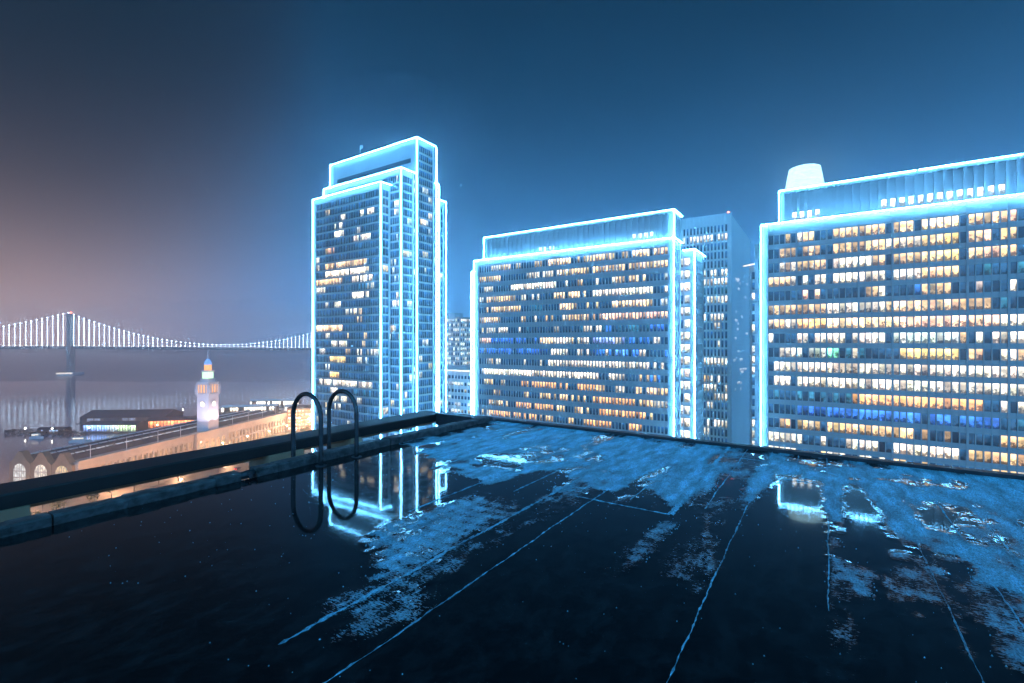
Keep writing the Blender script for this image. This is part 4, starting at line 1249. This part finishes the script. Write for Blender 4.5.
# plaza trees
def tree(r_, f_, h_, seed, label):
    rs = random.Random(seed)
    x, y = cw(r_, f_)
    o = empty('plaza_tree', (x, y, 1.7), label=label, cat='tree', group='trees along the waterfront road')
    MB().tube([(0, 0, 0), (.1, .05, h_ * .55), (0, .1, h_ * .8)], [.25, .16, .06], 7).build('trunk', M['bark'], o)
    q = MB()
    for _ in range(240):
        d = Vector((rs.gauss(0, 1), rs.gauss(0, 1), rs.gauss(0, .8))).normalized() * (rs.random() ** .4) * h_ * .34
        c = Vector((0, 0, h_ * .72)) + d
        u = Vector((rs.gauss(0, 1), rs.gauss(0, 1), rs.gauss(0, 1))).normalized() * .42
        v = u.cross(Vector((rs.gauss(0, 1), rs.gauss(0, 1), rs.gauss(0, 1)))).normalized() * .32
        q.face([c - u, c + v, c + u, c - v])
    q.build('crown', M['foliage'], o)
for i in range(26):
    f_ = 205 + i * 13
    tree(-222 + .15 * (f_ - 205) + random.uniform(-3, 3), f_, random.uniform(6, 9), i, f'small leafy tree in the waterfront row, {ORD[i]} counted from the nearest end')

# cars on the waterfront road
car = empty('parked_car', (0, 0, 0), label='x', cat='car', group='cars on the waterfront road')
q = MB(); prof = [(-2.2, .35), (2.2, .35), (2.2, .85), (1.2, 1.0), (.5, 1.5), (-1.2, 1.5), (-1.9, .98), (-2.2, .9)]
A = [(a, -.9, z) for a, z in prof]; B = [(a, .9, z) for a, z in prof]
q.face(A); q.face(B[::-1])
for i in range(8): j = (i + 1) % 8; q.face([A[j], A[i], B[i], B[j]])
M['carpaint'] = plain('car_paint', (0.25, 0.26, 0.28), .3, .2, 1)
q.build('body', M['carpaint'], car)
for sx in (-1.35, 1.35):
    for sy in (-.82, .82):
        MB().tube([(sx, sy - .12, .33), (sx, sy + .12, .33)], .33, 12).build('wheel', M['darksteel'], car)
for sy in (-.6, .6):
    MB().box(2.2, 2.28, sy - .2, sy + .2, .55, .8).build('headlight', M['head'], car)
    MB().box(-2.28, -2.2, sy - .2, sy + .2, .6, .8).build('taillight', M['tail'], car)
rs = random.Random(44); PD = {}
for i in range(22):
    o = car if i == 0 else copy_tree(car)
    f_ = 215 + i * 17 + rs.uniform(-4, 4)
    lane = rs.choice((-12, -8, 4, 8))
    x, y = cw(-197 + .14 * (f_ - 250) + lane, f_)
    o.location = (x, y, 1.61)
    o.rotation_euler = (0, 0, THETA + R(82) + (math.pi if lane < 0 else 0))
    cname = ('grey', 'white', 'dark blue', 'maroon')[i % 4]
    if i % 4:
        bd = [c for c in o.children if c.name.startswith('body')][0]
        if i < 4: bd.data = bd.data.copy(); bd.data.materials[0] = plain(cname.replace(' ', '_') + '_car_paint', {1: (.7, .7, .68), 2: (.02, .04, .12), 3: (.22, .02, .03)}[i], .3, .1, 1); PD[i] = bd.data
        else: bd.data = PD[i % 4]
    o['label'] = f'{cname} car with lit lamps on the waterfront road, {ORD[i]} counted from the nearest'

# low building by the foot of the tall tower
lb = empty('brick_building', (*cw(-214, 452), 1.6), THETA + R(8), label='small warm lit brick building between terminal end and tall tower', cat='building')
M['brick'] = plain('brick', (0.30, 0.15, 0.09), .85, .25, .5)
MB().box(0, 26, 0, 24, 0, 21).build('wall', M['brick'], lb)
MB().box(-.5, 26.5, -.5, 24.5, 21.01, 22).build('roof', M['darkroof'], lb)
rs = random.Random(9)
for i in range(8):
    for k in range(6):
        c = WCOL[rs.choice('woonp')]; j = rs.uniform(.3, 1.4)
        m_ = MB(); m_.face([(1 + i * 3.1, -.06, 1.2 + k * 3.3), (3 + i * 3.1, -.06, 1.2 + k * 3.3), (3 + i * 3.1, -.06, 3.3 + k * 3.3), (1 + i * 3.1, -.06, 3.3 + k * 3.3)], None, (c[0] * j, c[1] * j, c[2] * j, .3))
        m_.build('window', M['window'], lb)
lamp('POINT', 'street_and_fill_light', (*cw(-268, 245), 9), (1, .6, .42), 16000, size=.5)  # added fill that warms the gabled end, no lamp post stands here
for i in range(3):
    x, y = cw(-205 + i * 12, 440 + i * 4)
    lamp('POINT', 'street_and_fill_light', (x, y, 12), (1, .7, .42), 18000, size=.5)
